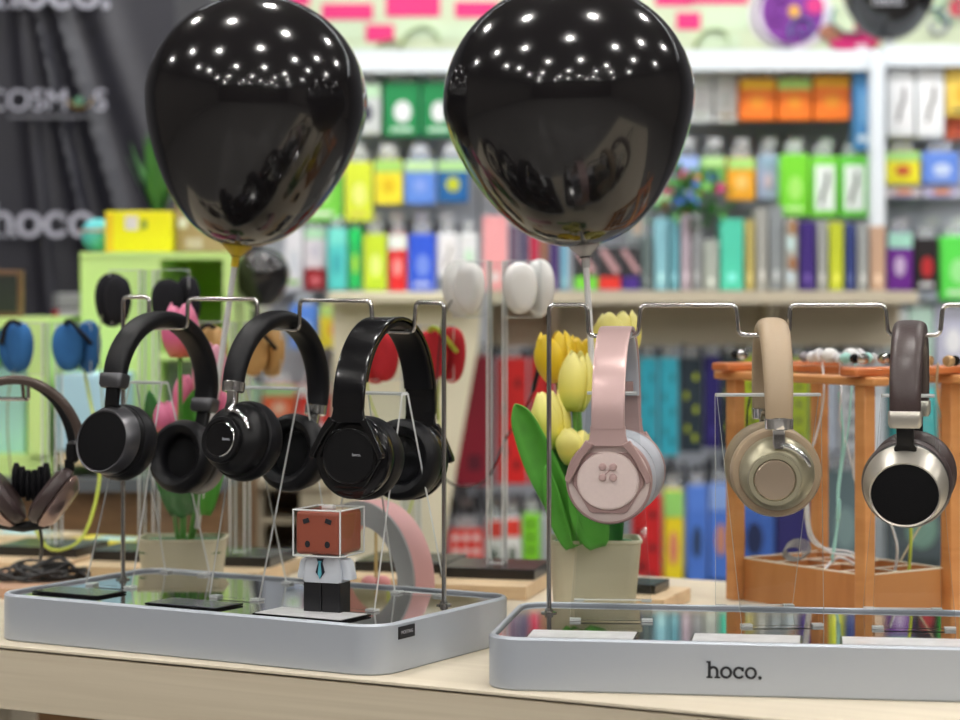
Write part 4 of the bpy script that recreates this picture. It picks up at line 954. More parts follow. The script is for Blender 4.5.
# ------------------------------------------------------------ packages
BC = {}
def col(c):
    k = 'print_%02x%02x%02x' % tuple(int(max(0, min(255, v))) for v in c)
    if k not in MATS:
        l = tuple(((v / 255) / 12.92) if v / 255 <= 0.04045 else (((v / 255) + 0.055) / 1.055) ** 2.4 for v in c)
        mat(k, tuple(min(0.9, q) for q in l), 0.45, noise=0.06, nscale=18)
    return MATS[k]
M_tab = frosted('clear_hang_tab', (0.75, 0.78, 0.8), 0.3)
def pack(x0, y0, x1, y1, D, c, label, style='head', c2=(235, 240, 235), c3=(40, 40, 45), group=None, hung=True, depth=0.045, name=None, cat='package'):
    X0, X1, Z0, Z1 = rectw(x0, y0, x1, y1, D); W, H = X1 - X0, Z1 - Z0
    t = thing(name or ('hanging_pack' if hung else 'standing_carton'), label, cat, ((X0 + X1) / 2, D + depth / 2, Z0), 0, group)
    W -= 0.003
    mb = MB(); mb.box((0, 0, H / 2), (W, depth, H)); mb.build('carton', col(c), t, bevel=0.0015, bseg=1)
    y = -depth / 2 - 0.0006
    def patch(n, cx, cz, w, h, cc, rnd_=False):
        mb = MB()
        if rnd_: mb.lathe([(w / 2, h / 2, y - 0.0004, cx, cz), (w / 2, h / 2, y + 0.0005, cx, cz)], seg=20, axis='y')
        else: mb.box((cx, y, cz), (w, 0.001, h))
        return mb.build(n, col(cc), t)
    if style in ('head', 'headbar'):
        patch('header', 0, H * 0.86, W * 0.98, H * 0.26, c2)
        patch('printed_picture', 0, H * 0.42, W * 0.45, H * 0.34, c3, True)
    if style == 'pic':
        patch('printed_picture', W * 0.03, H * 0.45, W * 0.5, H * 0.4, c2, True); patch('printed_caption', 0, H * 0.12, W * 0.6, H * 0.07, c3)
    if style == 'win':
        patch('window_panel', W * 0.03, H * 0.48, W * 0.72, H * 0.74, c2)
        mb = MB(); mb.tube([(-W * 0.12, y - 0.002, H * 0.22), (-W * 0.02, y - 0.002, H * 0.45), (W * 0.1, y - 0.002, H * 0.52), (W * 0.12, y - 0.002, H * 0.74)], W * 0.05, 8); mb.build('pictured_cable', col(c3), t)
    if style == 'spine':
        patch('printed_caption', 0, H * 0.18, W * 0.35, H * 0.12, c2)
    if style == 'dots':
        for i in range(3):
            for j in range(4): patch('printed_dot', (-0.3 + 0.3 * i) * W, (0.14 + 0.24 * j) * H, W * 0.2, W * 0.2, c2, True)
    if style == 'slots':
        for j in range(5): patch('printed_slot', -0.05 * W, (0.14 + 0.18 * j) * H, W * 0.28, H * 0.06, c3)
    if style == 'spots':
        for (i, j) in ((0.2, 0.8), (0.2, 0.45), (-0.25, 0.6), (-0.2, 0.25), (0.15, 0.15)): patch('printed_mark', i * W, j * H, W * 0.2, H * 0.09, c3, True)
    if hung:
        mb = MB(); mb.box((0, -depth * 0.2, H + 0.012), (W * 0.62, 0.0015, 0.024)); mb.build('hang_tab', M_tab, t)
    return t
G, Yl, B_, O = (120, 215, 60), (240, 225, 50), (70, 120, 215), (250, 120, 30)
Wt = (235, 238, 240)
rows = [
 # top row left of right balloon: big green packs
 (383, 82, 420, 136, 4.62, (20, 135, 75), 'large green pack with white print, left one between the balloons', 'pic', Wt, (200, 230, 210)),
 (421, 82, 456, 136, 4.62, (20, 135, 75), 'large green pack with white print, right one between the balloons', 'pic', Wt, (200, 230, 210)),
 (352, 84, 381, 134, 4.62, (200, 205, 205), 'white pack with dark print beside the left balloon, top row', 'head', (190, 225, 190), (60, 60, 80)),
 (688, 72, 713, 122, 4.62, (232, 234, 236), 'plain white pack nearest the right balloon, top row', 'pic', (215, 215, 218), (190, 200, 190)),
 (714, 72, 738, 122, 4.62, (232, 234, 236), 'white pack left of the orange boxes, top row', 'pic', (200, 205, 205), (140, 120, 60)),
 (739, 78, 776, 120, 4.60, O, 'orange box with a yellow corner, leftmost of three in the top row', 'head', (255, 185, 30), (255, 150, 40)),
 (777, 78, 812, 120, 4.60, O, 'orange box with a green and white strip, middle of three in the top row', 'head', (175, 215, 110), (255, 150, 40)),
 (813, 75, 851, 120, 4.60, O, 'orange box with a yellow corner, rightmost of three in the top row', 'head', (255, 175, 30), (255, 150, 40)),
 (887, 70, 915, 136, 4.60, Wt, 'white cable pack with a green corner in the right bay, top row', 'win', (242, 242, 244), (50, 50, 50)),
 (916, 68, 945, 137, 4.60, Wt, 'white cable pack with an orange mark in the right bay, top row', 'win', (242, 242, 244), (70, 70, 60)),
 (946, 68, 975, 116, 4.60, (240, 205, 90), 'yellow pack cut by the right picture edge, top row', 'pic', (230, 180, 60), (60, 60, 50)),
 (946, 117, 975, 140, 4.62, (210, 95, 60), 'small red-orange pack under the yellow one at the right edge', 'pic', (190, 80, 60), (60, 60, 50)),
 # second row
 (292, 158, 343, 221, 4.62, (125, 215, 75), 'bright green pack partly behind the left balloon, second row', 'pic', (170, 230, 120), (230, 245, 220)),
 (344, 162, 373, 221, 4.60, (215, 230, 55), 'tall yellow-green pack right of the left balloon', 'pic', (235, 240, 130), (210, 205, 90)),
 (374, 160, 403, 204, 4.60, Yl, 'yellow pack with a pale green header, second row', 'head', (170, 220, 110), (225, 190, 20)),
 (404, 160, 436, 204, 4.60, (95, 140, 225), 'light blue pack with a white header, second row', 'head', (190, 225, 170), (130, 160, 235)),
 (437, 160, 469, 202, 4.60, (15, 95, 160), 'darker blue pack with a yellow mark, second row', 'head', (175, 220, 150), (190, 200, 40)),
 (650, 155, 672, 205, 4.64, (175, 225, 170), 'pale green pack behind the pink flowers, second row', 'head', (225, 235, 225), (150, 200, 190)),
 (673, 157, 700, 206, 4.64, (90, 135, 230), 'blue pack with pale print behind the pink flowers', 'head', (165, 190, 245), (200, 215, 240)),
 (701, 157, 726, 192, 4.64, (130, 200, 100), 'green and blue pack right of the flowers, second row', 'head', (185, 230, 150), (90, 130, 220)),
 (727, 158, 756, 200, 4.62, (245, 170, 40), 'orange pack with a green header, second row', 'head', (175, 220, 120), (250, 200, 110)),
 (757, 155, 779, 200, 4.62, (165, 175, 205), 'lilac grey pack with a pinkish picture, second row', 'head', (150, 175, 200), (215, 190, 205)),
 (780, 154, 809, 216, 4.58, (120, 215, 45), 'bright lime green pack with pale rings, second row', 'pic', (170, 235, 110), (200, 240, 160)),
 (810, 156, 838, 217, 4.58, (120, 215, 60), 'lime and white cable pack left of its twin, second row', 'win', (232, 240, 235), (40, 50, 40)),
 (839, 156, 868, 217, 4.58, (100, 205, 60), 'lime and white cable pack next to the white upright, second row', 'win', (232, 240, 235), (40, 50, 40)),
 (885, 152, 921, 184, 4.60, (235, 225, 40), 'yellow pack with a pale green header in the right bay', 'head', (165, 220, 130), (200, 90, 50)),
 (922, 152, 960, 184, 4.60, (100, 140, 225), 'light blue pack with a white burst in the right bay', 'pic', (200, 215, 245), (160, 180, 230)),
 (885, 185, 921, 197, 4.61, (225, 215, 220), 'low white and orange pack under the yellow one, right bay', 'pic', (240, 150, 60), (110, 80, 200)),
 (922, 185, 960, 197, 4.61, (205, 200, 230), 'low lilac and orange pack under the blue one, right bay', 'pic', (240, 150, 60), (110, 80, 200)),
 # third row, left
 (284, 228, 303, 290, 4.62, (225, 225, 232), 'white pack beside the small black balloon, third row', 'pic', (205, 210, 220), (120, 180, 60)),
 (304, 228, 326, 268, 4.62, (225, 220, 228), 'white pack with a pale green header above the dark red box', 'head', (180, 225, 190), (205, 200, 215)),
 (304, 269, 326, 290, 4.61, (150, 15, 30), 'small dark red box, third row', 'pic', (210, 110, 120), (150, 15, 30)),
 (327, 228, 347, 290, 4.60, (85, 205, 205), 'turquoise pack, third row', 'head', (120, 225, 215), (60, 170, 180)),
 (348, 228, 362, 289, 4.60, (25, 185, 95), 'narrow emerald green pack, third row', 'head', (25, 200, 100), (170, 220, 60)),
 (363, 234, 387, 291, 4.59, (195, 220, 45), 'yellow-green pack left of the red box, third row', 'pic', (220, 235, 130), (160, 200, 40)),
 (388, 234, 407, 291, 4.59, (215, 30, 35), 'bright red pack with a white header, third row', 'head', (225, 235, 230), (235, 150, 150)),
 (408, 234, 436, 291, 4.59, (40, 85, 215), 'deep blue pack with a pale round print, third row', 'pic', (110, 140, 230), (190, 205, 240)),
 (437, 233, 458, 277, 4.60, (228, 230, 235), 'white earphone pack left of the white ear pads, third row', 'win', (240, 240, 242), (60, 60, 60)),
 (459, 233, 478, 277, 4.60, (228, 232, 235), 'white pack with a green mark behind the white ear pads', 'pic', (200, 235, 210), (150, 150, 155)),
 # third row right bay
 (887, 232, 913, 291, 4.60, (115, 35, 150), 'purple pack with a mint header in the right bay', 'head', (170, 225, 205), (215, 190, 225)),
 (914, 238, 939, 291, 4.60, (28, 22, 24), 'black pack with a red ring in the right bay', 'pic', (190, 40, 45), (230, 230, 230)),
 (940, 236, 975, 300, 4.60, (90, 225, 80), 'vivid green pack at the right edge, third row', 'pic', (160, 240, 150), (220, 240, 210)),
 # hanging packs below the beige shelf
 (455, 356, 494, 486, 4.40, (135, 10, 40), 'dark crimson pack with a checked pattern left of the clear pillar', 'spine', (90, 8, 35), (90, 5, 30)),
 (496, 358, 528, 484, 4.42, (215, 28, 28), 'red pack with pale pink print right of the clear pillar', 'spots', (240, 140, 140), (130, 10, 15)),
 (529, 358, 556, 484, 4.44, (205, 30, 30), 'red pack partly hidden by the yellow tulips', 'spots', (230, 210, 200), (130, 10, 15)),
 (639, 358, 658, 456, 4.45, (50, 180, 205), 'turquoise pack with a small violet mark nearest the rose gold headphones', 'spots', (90, 90, 190), (30, 110, 135)),
 (659, 358, 679, 456, 4.45, (55, 185, 210), 'turquoise pack with a small violet mark, second from the rose gold headphones', 'spots', (90, 90, 190), (30, 110, 135)),
 (680, 358, 703, 452, 4.47, (38, 55, 68), 'dark slate pack with yellow-green marks, left of the indigo one', 'spots', (200, 215, 50), (190, 205, 40)),
 (704, 356, 721, 448, 4.47, (40, 30, 115), 'narrow indigo pack behind the left edge of the tan stand', 'spine', (60, 50, 140), (60, 50, 140)),
 (722, 356, 741, 450, 4.47, (40, 58, 66), 'dark pack with lime marks behind the leftmost rack post', 'spots', (200, 215, 50), (195, 215, 40)),
 (742, 356, 765, 450, 4.47, (185, 205, 35), 'lime and dark pack behind the tan headband', 'slots', (200, 215, 50), (40, 50, 60)),
 (766, 358, 788, 450, 4.47, (35, 50, 90), 'navy pack right of the tan headband', 'spots', (200, 215, 50), (90, 120, 200)),
 (789, 358, 810, 450, 4.47, (180, 200, 40), 'lime striped pack between tan headband and the second rack post', 'slots', (200, 215, 50), (60, 70, 60)),
 (811, 360, 838, 450, 4.47, (175, 185, 200), 'pale grey pack behind the middle rack post', 'slots', (220, 225, 230), (60, 80, 120)),
 (839, 360, 866, 450, 4.47, (190, 195, 200), 'pale grey pack behind the mint cable', 'slots', (220, 225, 230), (50, 60, 80)),
 (448, 530, 484, 586, 4.42, (225, 50, 35), 'red pack with rows of white dots left of the clear pillar', 'dots', (245, 235, 235), Wt),
 (486, 520, 503, 586, 4.42, (228, 228, 225), 'white pack with a red header directly behind the clear pillar', 'head', (215, 60, 45), (30, 60, 30)),
 (504, 518, 521, 586, 4.42, (228, 230, 226), 'white pack with red header and dark green leaf right of the clear pillar', 'head', (220, 60, 45), (20, 60, 25)),
 (522, 514, 541, 586, 4.42, (125, 205, 40), 'lime green pack with dark slots left of the yellow tulips', 'slots', (125, 205, 40), (40, 90, 20)),
 (542, 516, 552, 586, 4.42, (175, 180, 185), 'narrow grey pack behind the right rack post', 'spine', (200, 200, 205), (150, 150, 155)),
 (632, 496, 662, 590, 4.40, (200, 28, 32), 'red pack behind the pot of yellow tulips', 'spots', (230, 140, 140), (60, 20, 25)),
 (663, 490, 684, 590, 4.42, (235, 215, 30), 'yellow pack with a pale green header below the turquoise ones', 'head', (150, 215, 110), (220, 130, 110)),
 (686, 486, 708, 582, 4.42, (75, 120, 210), 'mid blue pack left of its twin, lower row', 'head', (85, 130, 220), (40, 60, 90)),
 (709, 484, 733, 580, 4.42, (75, 120, 210), 'mid blue pack behind the left edge of the tan stand, lower row', 'head', (140, 170, 230), (205, 140, 110)),
 (734, 482, 775, 580, 4.44, (70, 110, 195), 'darker blue pack behind the leftmost rack post, lower row', 'head', (100, 150, 230), (40, 50, 90)),
 (776, 484, 812, 580, 4.44, (50, 45, 110), 'indigo pack below the tan headphones, lower row', 'spine', (200, 200, 220), (200, 200, 220)),
 (822, 470, 866, 575, 4.50, (95, 115, 120), 'grey-green pack between the rack posts, lower row', 'pic', (125, 150, 150), (60, 70, 70)),
 (888, 470, 952, 575, 4.50, (85, 95, 100), 'dark grey pack below the brown headphones, lower row', 'pic', (130, 165, 150), (60, 70, 70)),
 # right bay lower
 (886, 310, 908, 352, 4.62, (215, 222, 220), 'white pack with a red dot right above the brown headband', 'pic', (220, 110, 110), (190, 200, 200)),
 (909, 308, 934, 362, 4.62, (190, 220, 205), 'pale mint pack right of the brown headband', 'pic', (225, 235, 235), (120, 160, 150)),
 (935, 306, 970, 370, 4.62, (195, 195, 215), 'lilac pack at the right edge above the gold earphones', 'pic', (240, 240, 245), (50, 45, 90)),
 (890, 388, 915, 449, 4.62, (60, 175, 175), 'teal pack behind the brown stand, right bay', 'pic', (210, 170, 50), (90, 200, 200)),
 (916, 388, 938, 449, 4.60, (85, 200, 200), 'turquoise pack right of the brown headphones', 'slots', (210, 230, 230), (170, 220, 220)),
 (939, 388, 965, 449, 4.60, (240, 130, 40), 'orange pack behind the right-hand rack post', 'pic', (60, 170, 180), (240, 180, 90)),
 # left lower, behind the black headphones
 (290, 305, 318, 348, 4.60, (90, 140, 230), 'light blue pack between the middle and right black headphones', 'pic', (170, 195, 240), (230, 235, 245)),
 (319, 305, 352, 348, 4.58, (240, 220, 60), 'yellow pack with a pale green header left of the cream cabinet', 'head', (190, 225, 130), (250, 170, 70)),
 (262, 385, 296, 425, 4.60, (235, 105, 60), 'orange pack seen inside the chrome-clip headphones', 'head', (175, 215, 150), (245, 190, 160)),
 (297, 385, 330, 425, 4.60, (225, 60, 50), 'red pack seen beside the glossy black headphones', 'head', (225, 225, 225), (240, 170, 160)),
 (240, 424, 276, 468, 4.58, (190, 200, 215), 'pale blue-white pack seen through the chrome-clip headphones', 'pic', (225, 230, 235), (150, 170, 200)),
 (277, 427, 332, 468, 4.58, (215, 218, 225), 'white pack seen between the black ear cups', 'pic', (190, 200, 220), (170, 150, 170)),
 (234, 385, 261, 423, 4.62, (170, 205, 175), 'pale green pack behind the stick of the left balloon', 'pic', (220, 235, 220), (120, 170, 120)),
]
for r in rows:
    pack(*r[:7], style=r[7], c2=r[8], c3=r[9])
# standing goods on the beige counter
std = [
 (482, 216, 508, 291, (240, 165, 170), 'pale pink carton standing on the beige counter beside the white ear pads'),
 (509, 226, 519, 291, (105, 85, 110), 'narrow mauve carton on the counter, right of the pale pink one'),
 (520, 226, 528, 291, (75, 60, 100), 'narrow dusky purple carton on the counter below the right balloon'),
 (529, 230, 540, 291, (185, 35, 70), 'crimson carton on the counter below the right balloon'),
 (541, 230, 548, 291, (150, 95, 45), 'thin brown carton between the crimson and indigo ones'),
 (549, 238, 560, 291, (70, 50, 110), 'indigo carton on the counter under the right balloon'),
 (561, 244, 568, 291, (120, 185, 215), 'thin sky blue carton on the counter left of the balloon stick'),
 (654, 218, 668, 291, (135, 190, 205), 'pale teal carton under the pink flowers, left one'),
 (669, 218, 680, 291, (100, 160, 175), 'darker teal carton under the pink flowers, right one'),
 (681, 215, 691, 291, (180, 165, 178), 'pinkish grey carton beside the teal pair'),
 (692, 213, 702, 291, (145, 148, 152), 'mid grey carton beside the pinkish one'),
 (703, 240, 719, 291, (165, 172, 165), 'short greenish grey carton left of the mint one'),
 (720, 219, 744, 291, (80, 205, 175), 'wide mint green carton on the beige counter'),
 (745, 220, 755, 291, (185, 170, 100), 'mustard carton right of the mint green one'),
 (756, 208, 768, 291, (165, 165, 160), 'tall light grey carton in the middle of the counter'),
 (769, 206, 784, 291, (140, 146, 150), 'tall mid grey carton with silver print on the counter'),
 (799, 222, 816, 291, (60, 35, 120), 'deep violet carton with white print at its foot'),
 (817, 222, 828, 291, (160, 162, 160), 'light grey carton between the violet and yellow-green ones'),
 (829, 222, 844, 291, (190, 200, 45), 'yellow-green carton on the beige counter'),
 (845, 224, 856, 291, (45, 60, 120), 'navy carton right of the yellow-green one'),
 (857, 224, 869, 291, (155, 158, 158), 'grey carton right of the navy one'),
 (870, 226, 886, 291, (195, 160, 135), 'tan carton at the right end of the beige counter'),
]
for x0, y0, x1, y1, c, lb in std:
    pack(x0, y0, x1, y1 - 0.8, 4.41, c, lb, 'spine', tuple(min(255, v + 60) for v in c), hung=False, depth=0.09)
# small boxes under the right balloon: coloured base, dark upper half
for x0, x1, c, lb in ((574, 598, (115, 205, 60), 'boxed product with a lime green foot under the right balloon'), (599, 621, (215, 50, 40), 'boxed product with a red foot under the right balloon'), (622, 640, (65, 35, 130), 'boxed product with a violet foot under the right balloon')):
    D = 4.40; X0, X1, Z0, Z1 = rectw(x0, 250, x1, 289.5, D); Wd = X1 - X0 - .003
    t = thing('standing_carton', lb, 'package', ((X0 + X1) / 2, D + .04, Z0)); mb = MB(); mb.box((0, 0, 0.0125 ), (Wd, 0.08, 0.025)); mb.build('carton_foot', col(c), t)
    mb = MB(); mb.box((0, 0.004, 0.054), (Wd, 0.07, 0.058)); mb.build('carton_body', col((48, 46, 50)), t)
    mb = MB(); mb.box((0.0, -0.032, 0.055), (Wd * .3, 0.002, 0.055), M=Matrix.Rotation(R_(-35), 3, 'Y')); mb.build('printed_stripe', col((190, 150, 155)), t)
for i, (x0, x1, lb) in enumerate(((583, 606, 'clear bagged accessory with beige centre under the right balloon, left of two'), (625, 648, 'clear bagged accessory with beige centre under the right balloon, right of two'))):
    pack(x0, 200, x1, 247, 4.62, (150, 158, 160), lb, 'pic', (190, 170, 150), (110, 110, 110))
pack(641, 236, 652, 289.5, 4.41, (95, 110, 110), 'dark grey-green carton left of the pale teal pair', 'spine', (150, 160, 160), hung=False, depth=0.09)
# animal-free patterned tin on the counter
D = 4.40; X0, X1, Z0, Z1 = rectw(785, 218, 798, 289.5, D)
t = thing('standing_carton', 'narrow carton with brown and pale blue picture beside the deep violet one', 'package', ((X0 + X1) / 2, D + .045, Z0))
mb = MB(); mb.box((0, 0, (Z1 - Z0) / 2), (X1 - X0 - .003, 0.09, Z1 - Z0)); mb.build('carton', col((175, 175, 170)), t)
for k, (z, c) in enumerate(((.12, (165, 120, 80)), (.09, (200, 225, 225)), (.05, (160, 110, 75)), (.025, (190, 205, 215)))):
    mb = MB(); mb.lathe([(0.008, 0.016, -0.0465, 0.002 * (-1) ** k, z), (0.008, 0.016, -0.045, 0.002 * (-1) ** k, z)], seg=14, axis='y'); mb.build('printed_picture', col(c), t)
# small black rings (toys) on top of the grey cartons
for px_, py_ in ((738, 205), (757, 207)):
    pass
# blue vertical box next to the white upright
pack(853, 55, 873, 150, 4.58, (70, 135, 190), 'tall blue banner pack hanging beside the white upright', 'pic', (110, 165, 210), (200, 215, 225))

# peg hooks: rows
hook_me = None
mbh = MB(); mbh.tube(fillet([(0, 0.22, 0), (0, -0.03, 0), (0, -0.045, 0.012)], 0.006), 0.003, 8)
mbh.box((0, -0.046, 0.014), (0.026, 0.003, 0.016), m=1)
tmp = mbh.build('peg_hook', [M_gun, mat('price_ticket', (0.55, 0.56, 0.58), 0.4)])
hook_me = tmp.data; bpy.data.objects.remove(tmp)
def hooks(xs, y, D, row):
    for x in xs:
        p = at(x, y, D); o = bpy.data.objects.new('peg_hook', hook_me); C.objects.link(o); o.location = p
        o.scale = (1, max(0.3, (4.797 - D) / 0.22), 1)
        tag(o, 'metal peg hook with price ticket %s' % row, 'hook', 'peg hooks %s' % row)
hooks([366, 401, 438], 77, 4.66, 'above the green packs between the balloons')
hooks([358, 388, 420, 452], 156, 4.66, 'above the blue and yellow packs, second row left')
hooks([337, 355, 375, 397, 422, 447], 224, 4.66, 'above the third row of packs at the left')
hooks([686, 713, 741, 768, 794, 824, 853], 150, 4.66, 'above the second row right of the large balloon')
hooks([903, 941], 148, 4.68, 'above the second row of the right bay')
hooks([901, 930, 957], 228, 4.68, 'above the third row of the right bay')
hooks([648, 668, 691, 712, 731, 753, 777, 799, 824, 852], 350, 4.60, 'under the beige shelf above the turquoise packs')
hooks([470, 512, 542], 350, 4.60, 'above the crimson and red packs')
hooks([466, 494, 512, 531], 508, 4.60, 'above the white-dotted red pack')
hooks([647, 673, 697, 720, 745], 480, 4.62, 'above the yellow and blue packs, lower row')
# dark bundles of further hanging cards behind the hooks (uncountable backs)
def dark_backs(label, x0, x1, y0, y1, D, n, seed):
    rnd = random.Random(seed); p = at((x0 + x1) / 2, y1, D); t = MB()
    for k in range(n):
        x = x0 + (x1 - x0) * (k + .5) / n; q = at(x, rnd.uniform(y0, y0 + (y1 - y0) * .5), D) - p; h = q.z
        M = Matrix.Rotation(rnd.uniform(-.3, .3), 3, 'Y')
        t.box((q.x, rnd.uniform(0, .12), h / 2), ((x1 - x0) / n * D / F * rnd.uniform(.55, .95), 0.006, h), M=M)
    o = t.build('hanging_card_backs', mat('dark_card_backs', (0.035, 0.038, 0.045), 0.4, noise=.6, nscale=20)); o.location = p
    tag(o, label, 'card backs', None, 'stuff')
dark_backs('dark hanging card tops crowded on the hooks under the beige shelf', 640, 868, 342, 358, 4.50, 34, 1)
dark_backs('dark hanging card tops above the red packs', 456, 556, 342, 358, 4.52, 16, 2)
dark_backs('dark hanging goods above the dotted red pack', 448, 552, 488, 518, 4.55, 18, 3)
dark_backs('dark hanging goods above the yellow and blue lower packs', 634, 866, 456, 486, 4.55, 32, 4)

# flowers on the counter behind the right balloon
fp = at(690, 290, 4.45); fl = thing('flower_bunch', 'bunch of small pink and orange flowers standing behind the grey cartons', 'flowers', fp)
mb = MB(); mb.lathe([(0.018, 0), (0.02, 0.1), (0.024, 0.12), (0.02, 0.12)], seg=20); mb.build('vase', col((120, 100, 80)), fl)
rnd = random.Random(5); mb = MB()
for k in range(260):
    a = rnd.uniform(0, 2 * PI); r = rnd.uniform(0, 0.085); z = rnd.uniform(0.12, 0.24); c = Vector((r * math.cos(a), r * math.sin(a) * .6, z))
    M = Matrix.Rotation(rnd.uniform(0, 6), 3, 'Z') @ Matrix.Rotation(rnd.uniform(-1, 1), 3, 'X')
    b = len(mb.v); L = rnd.uniform(.012, .022)
    for q in ((-L * .35, 0, 0), (0, L, .003), (L * .35, 0, 0), (0, -L, .003)): mb.v.append(tuple(M @ Vector(q) + c))
    mb.f.append((b, b + 1, b + 2, b + 3)); mb.m.append(0); mb.sm.append(False)
o = mb.build('foliage', mat('flower_leaf', (0.06, 0.25, 0.04), 0.6, noise=.5, nscale=30), fl, recalc=False); tag(o, kind='stuff')
for (x, y, c, r) in ((683, 176, (225, 60, 140), 9), (697, 178, (240, 170, 30), 5), (667, 190, (230, 90, 150), 8), (681, 184, (235, 160, 30), 5), (718, 188, (225, 70, 140), 8), (697, 194, (240, 170, 40), 5), (664, 205, (210, 50, 60), 6), (684, 210, (235, 170, 50), 5)):
    q = at(x, y, 4.53) - fp; mb = MB(); rr = r * 4.53 / F
    for k in range(8):
        a = 2 * PI * k / 8; mb.ball(q + Vector((rr * .55 * math.cos(a), -0.003, rr * .4 * math.sin(a))), rr * .38, 8, sq=(1, .5, 1))
    mb.ball(q, rr * .35, 8); mb.build('blossom', col(c), fl)

# painted mural above the shelving
mp = at(620, 55, 4.98); mp.z = at(0, 58, 4.98).z
mu = thing('wall_mural', 'painted mural board of pale green and bright pink bricks with coloured swirls above the shelves', 'mural', mp)
X0, X1, Z0, Z1 = rectw(215, -60, 1010, 58, 4.98); o_ = Vector(mp)
mb = MB(); mb.box(((X0 + X1) / 2 - o_.x, 0, (Z0 + Z1) / 2 - o_.z), (X1 - X0, 0.012, Z1 - Z0))
mm = mat('mural_ground', (0.62, 0.69, 0.48), 0.7, noise=0.12, nscale=3)
mb.build('mural_board', mm, mu)
def paint(name, fn, c, y=-0.0075):
    mb = MB(); fn(mb, y); return mb.build(name, col(c), mu)
def mrect(x0, y0, x1, y1):
    def f(mb, y):
        a_, b_, c_, d_ = rectw(x0, y0, x1, y1, 4.98); mb.box(((a_ + b_) / 2 - o_.x, y, (c_ + d_) / 2 - o_.z), (b_ - a_, 0.002, d_ - c_))
    return f
for r in ((322, 4, 373, 20), (386, -6, 440, 17), (366, 25, 394, 42), (655, -8, 692, 6), (676, 13, 700, 30), (690, -12, 748, 4), (455, 2, 500, 18), (270, -10, 310, 6)):
    paint('pink_brick', mrect(*r), (228, 40, 120))
for r in ((318, 22, 362, 40), (398, 21, 440, 38), (704, 9, 748, 30), (700, 34, 740, 50), (440, 24, 480, 40), (340, 44, 380, 56)):
    paint('pale_brick', mrect(*r), (205, 222, 190))
def mdisc(x, y, r, ry=None):
    def f(mb, yy):
        c = at(x, y, 4.98) - o_; R1 = r * 4.98 / F; R2 = (ry or r) * 4.98 / F
        mb.lathe([(R1, R2, yy - .001, c.x, c.z), (R1, R2, yy + .001, c.x, c.z)], seg=28, axis='y')
    return f
def mspiral(x, y, r, turns, w, a0=0):
    def f(mb, yy):
        c = at(x, y, 4.98) - o_; pts = []
        for k in range(40):
            t = k / 39; a = a0 + t * turns * 2 * PI; rr = r * (0.25 + 0.75 * t) * 4.98 / F; pts.append((c.x + rr * math.cos(a), yy - 0.001, c.z + rr * math.sin(a)))
        mb.tube(pts, [w * (0.5 + .5 * k / 39) * 4.98 / F for k in range(40)], 8, flat=0.15)
    return f
paint('painted_swirl', mdisc(790, 15, 42, 36), (225, 215, 225), -0.0075)
paint('painted_swirl', mdisc(792, 12, 31, 33), (125, 45, 150), -0.0095)
for k in range(20):
    a = R_(140 + 130 * k / 19); c = (790 + 36 * math.cos(a), 15 - 32 * math.sin(a))
    paint('painted_dash', mrect(c[0] - 1.2, c[1] - 2, c[0] + 1.2, c[1] + 2), (90, 85, 95), -0.0105)
paint('painted_swirl', mspiral(780, 10, 14, 1.6, 4, 1), (165, 90, 190), -0.0105)
paint('painted_swirl', mspiral(802, 30, 14, 1.2, 5, 2.5), (50, 190, 190), -0.0115)
paint('painted_swirl', mspiral(843, 12, 30, 0.55, 7, 2.6), (60, 175, 185), -0.0115)
paint('painted_spot', mdisc(793, 12, 6), (240, 180, 70), -0.0125)
paint('painted_spot', mdisc(814, 6, 9), (215, 50, 130), -0.0125)
paint('painted_spot', mdisc(830, 33, 12, 8), (165, 110, 85), -0.0125)
paint('painted_spot', mdisc(850, 42, 22, 10), (205, 30, 110), -0.0105)
paint('painted_spot', mdisc(868, 30, 14, 20), (190, 60, 90), -0.0095)
paint('painted_swirl', mspiral(945, 10, 18, 1.3, 5, 0), (90, 190, 170), -0.0105)
paint('painted_swirl', mspiral(935, 25, 16, 1.0, 4, 2), (110, 90, 190), -0.0105)
paint('painted_spot', mdisc(958, 8, 10), (215, 70, 90), -0.0095)
paint('painted_swirl', mspiral(430, 46, 30, 0.5, 6, 0.2), (160, 185, 110), -0.0095)
paint('painted_swirl', mspiral(720, 46, 26, 0.5, 6, 0.2), (165, 190, 120), -0.0095)
paint('painted_swirl', mspiral(395, 54, 24, 0.5, 5, 0.5), (190, 175, 120), -0.0095)

# further balloons
balloon('small black balloon behind the middle rack headphones, below the left large balloon', px(27, 3.7), px(28, 3.7), px(33, 3.7), at(228, 464, 3.70), M_white, loc_c=at(262, 275, 3.7))
b3 = balloon('black balloon with white lettering at the top right edge of the picture', px(52, 4.6), px(47, 4.6), px(47, 4.6), at(889, 49, 4.66), frosted('clear_cup', (0.8, 0.8, 0.8), 0.6), loc_c=at(889, -6, 4.66))
b3o = Vector(b3.location); q = at(872, 5, 4.66 - px(47, 4.6)) - b3o
hoco_mb(px(7, 4.6)).build('lettering', M_ltext, b3, loc=(q.x, q.y - 0.002, q.z))
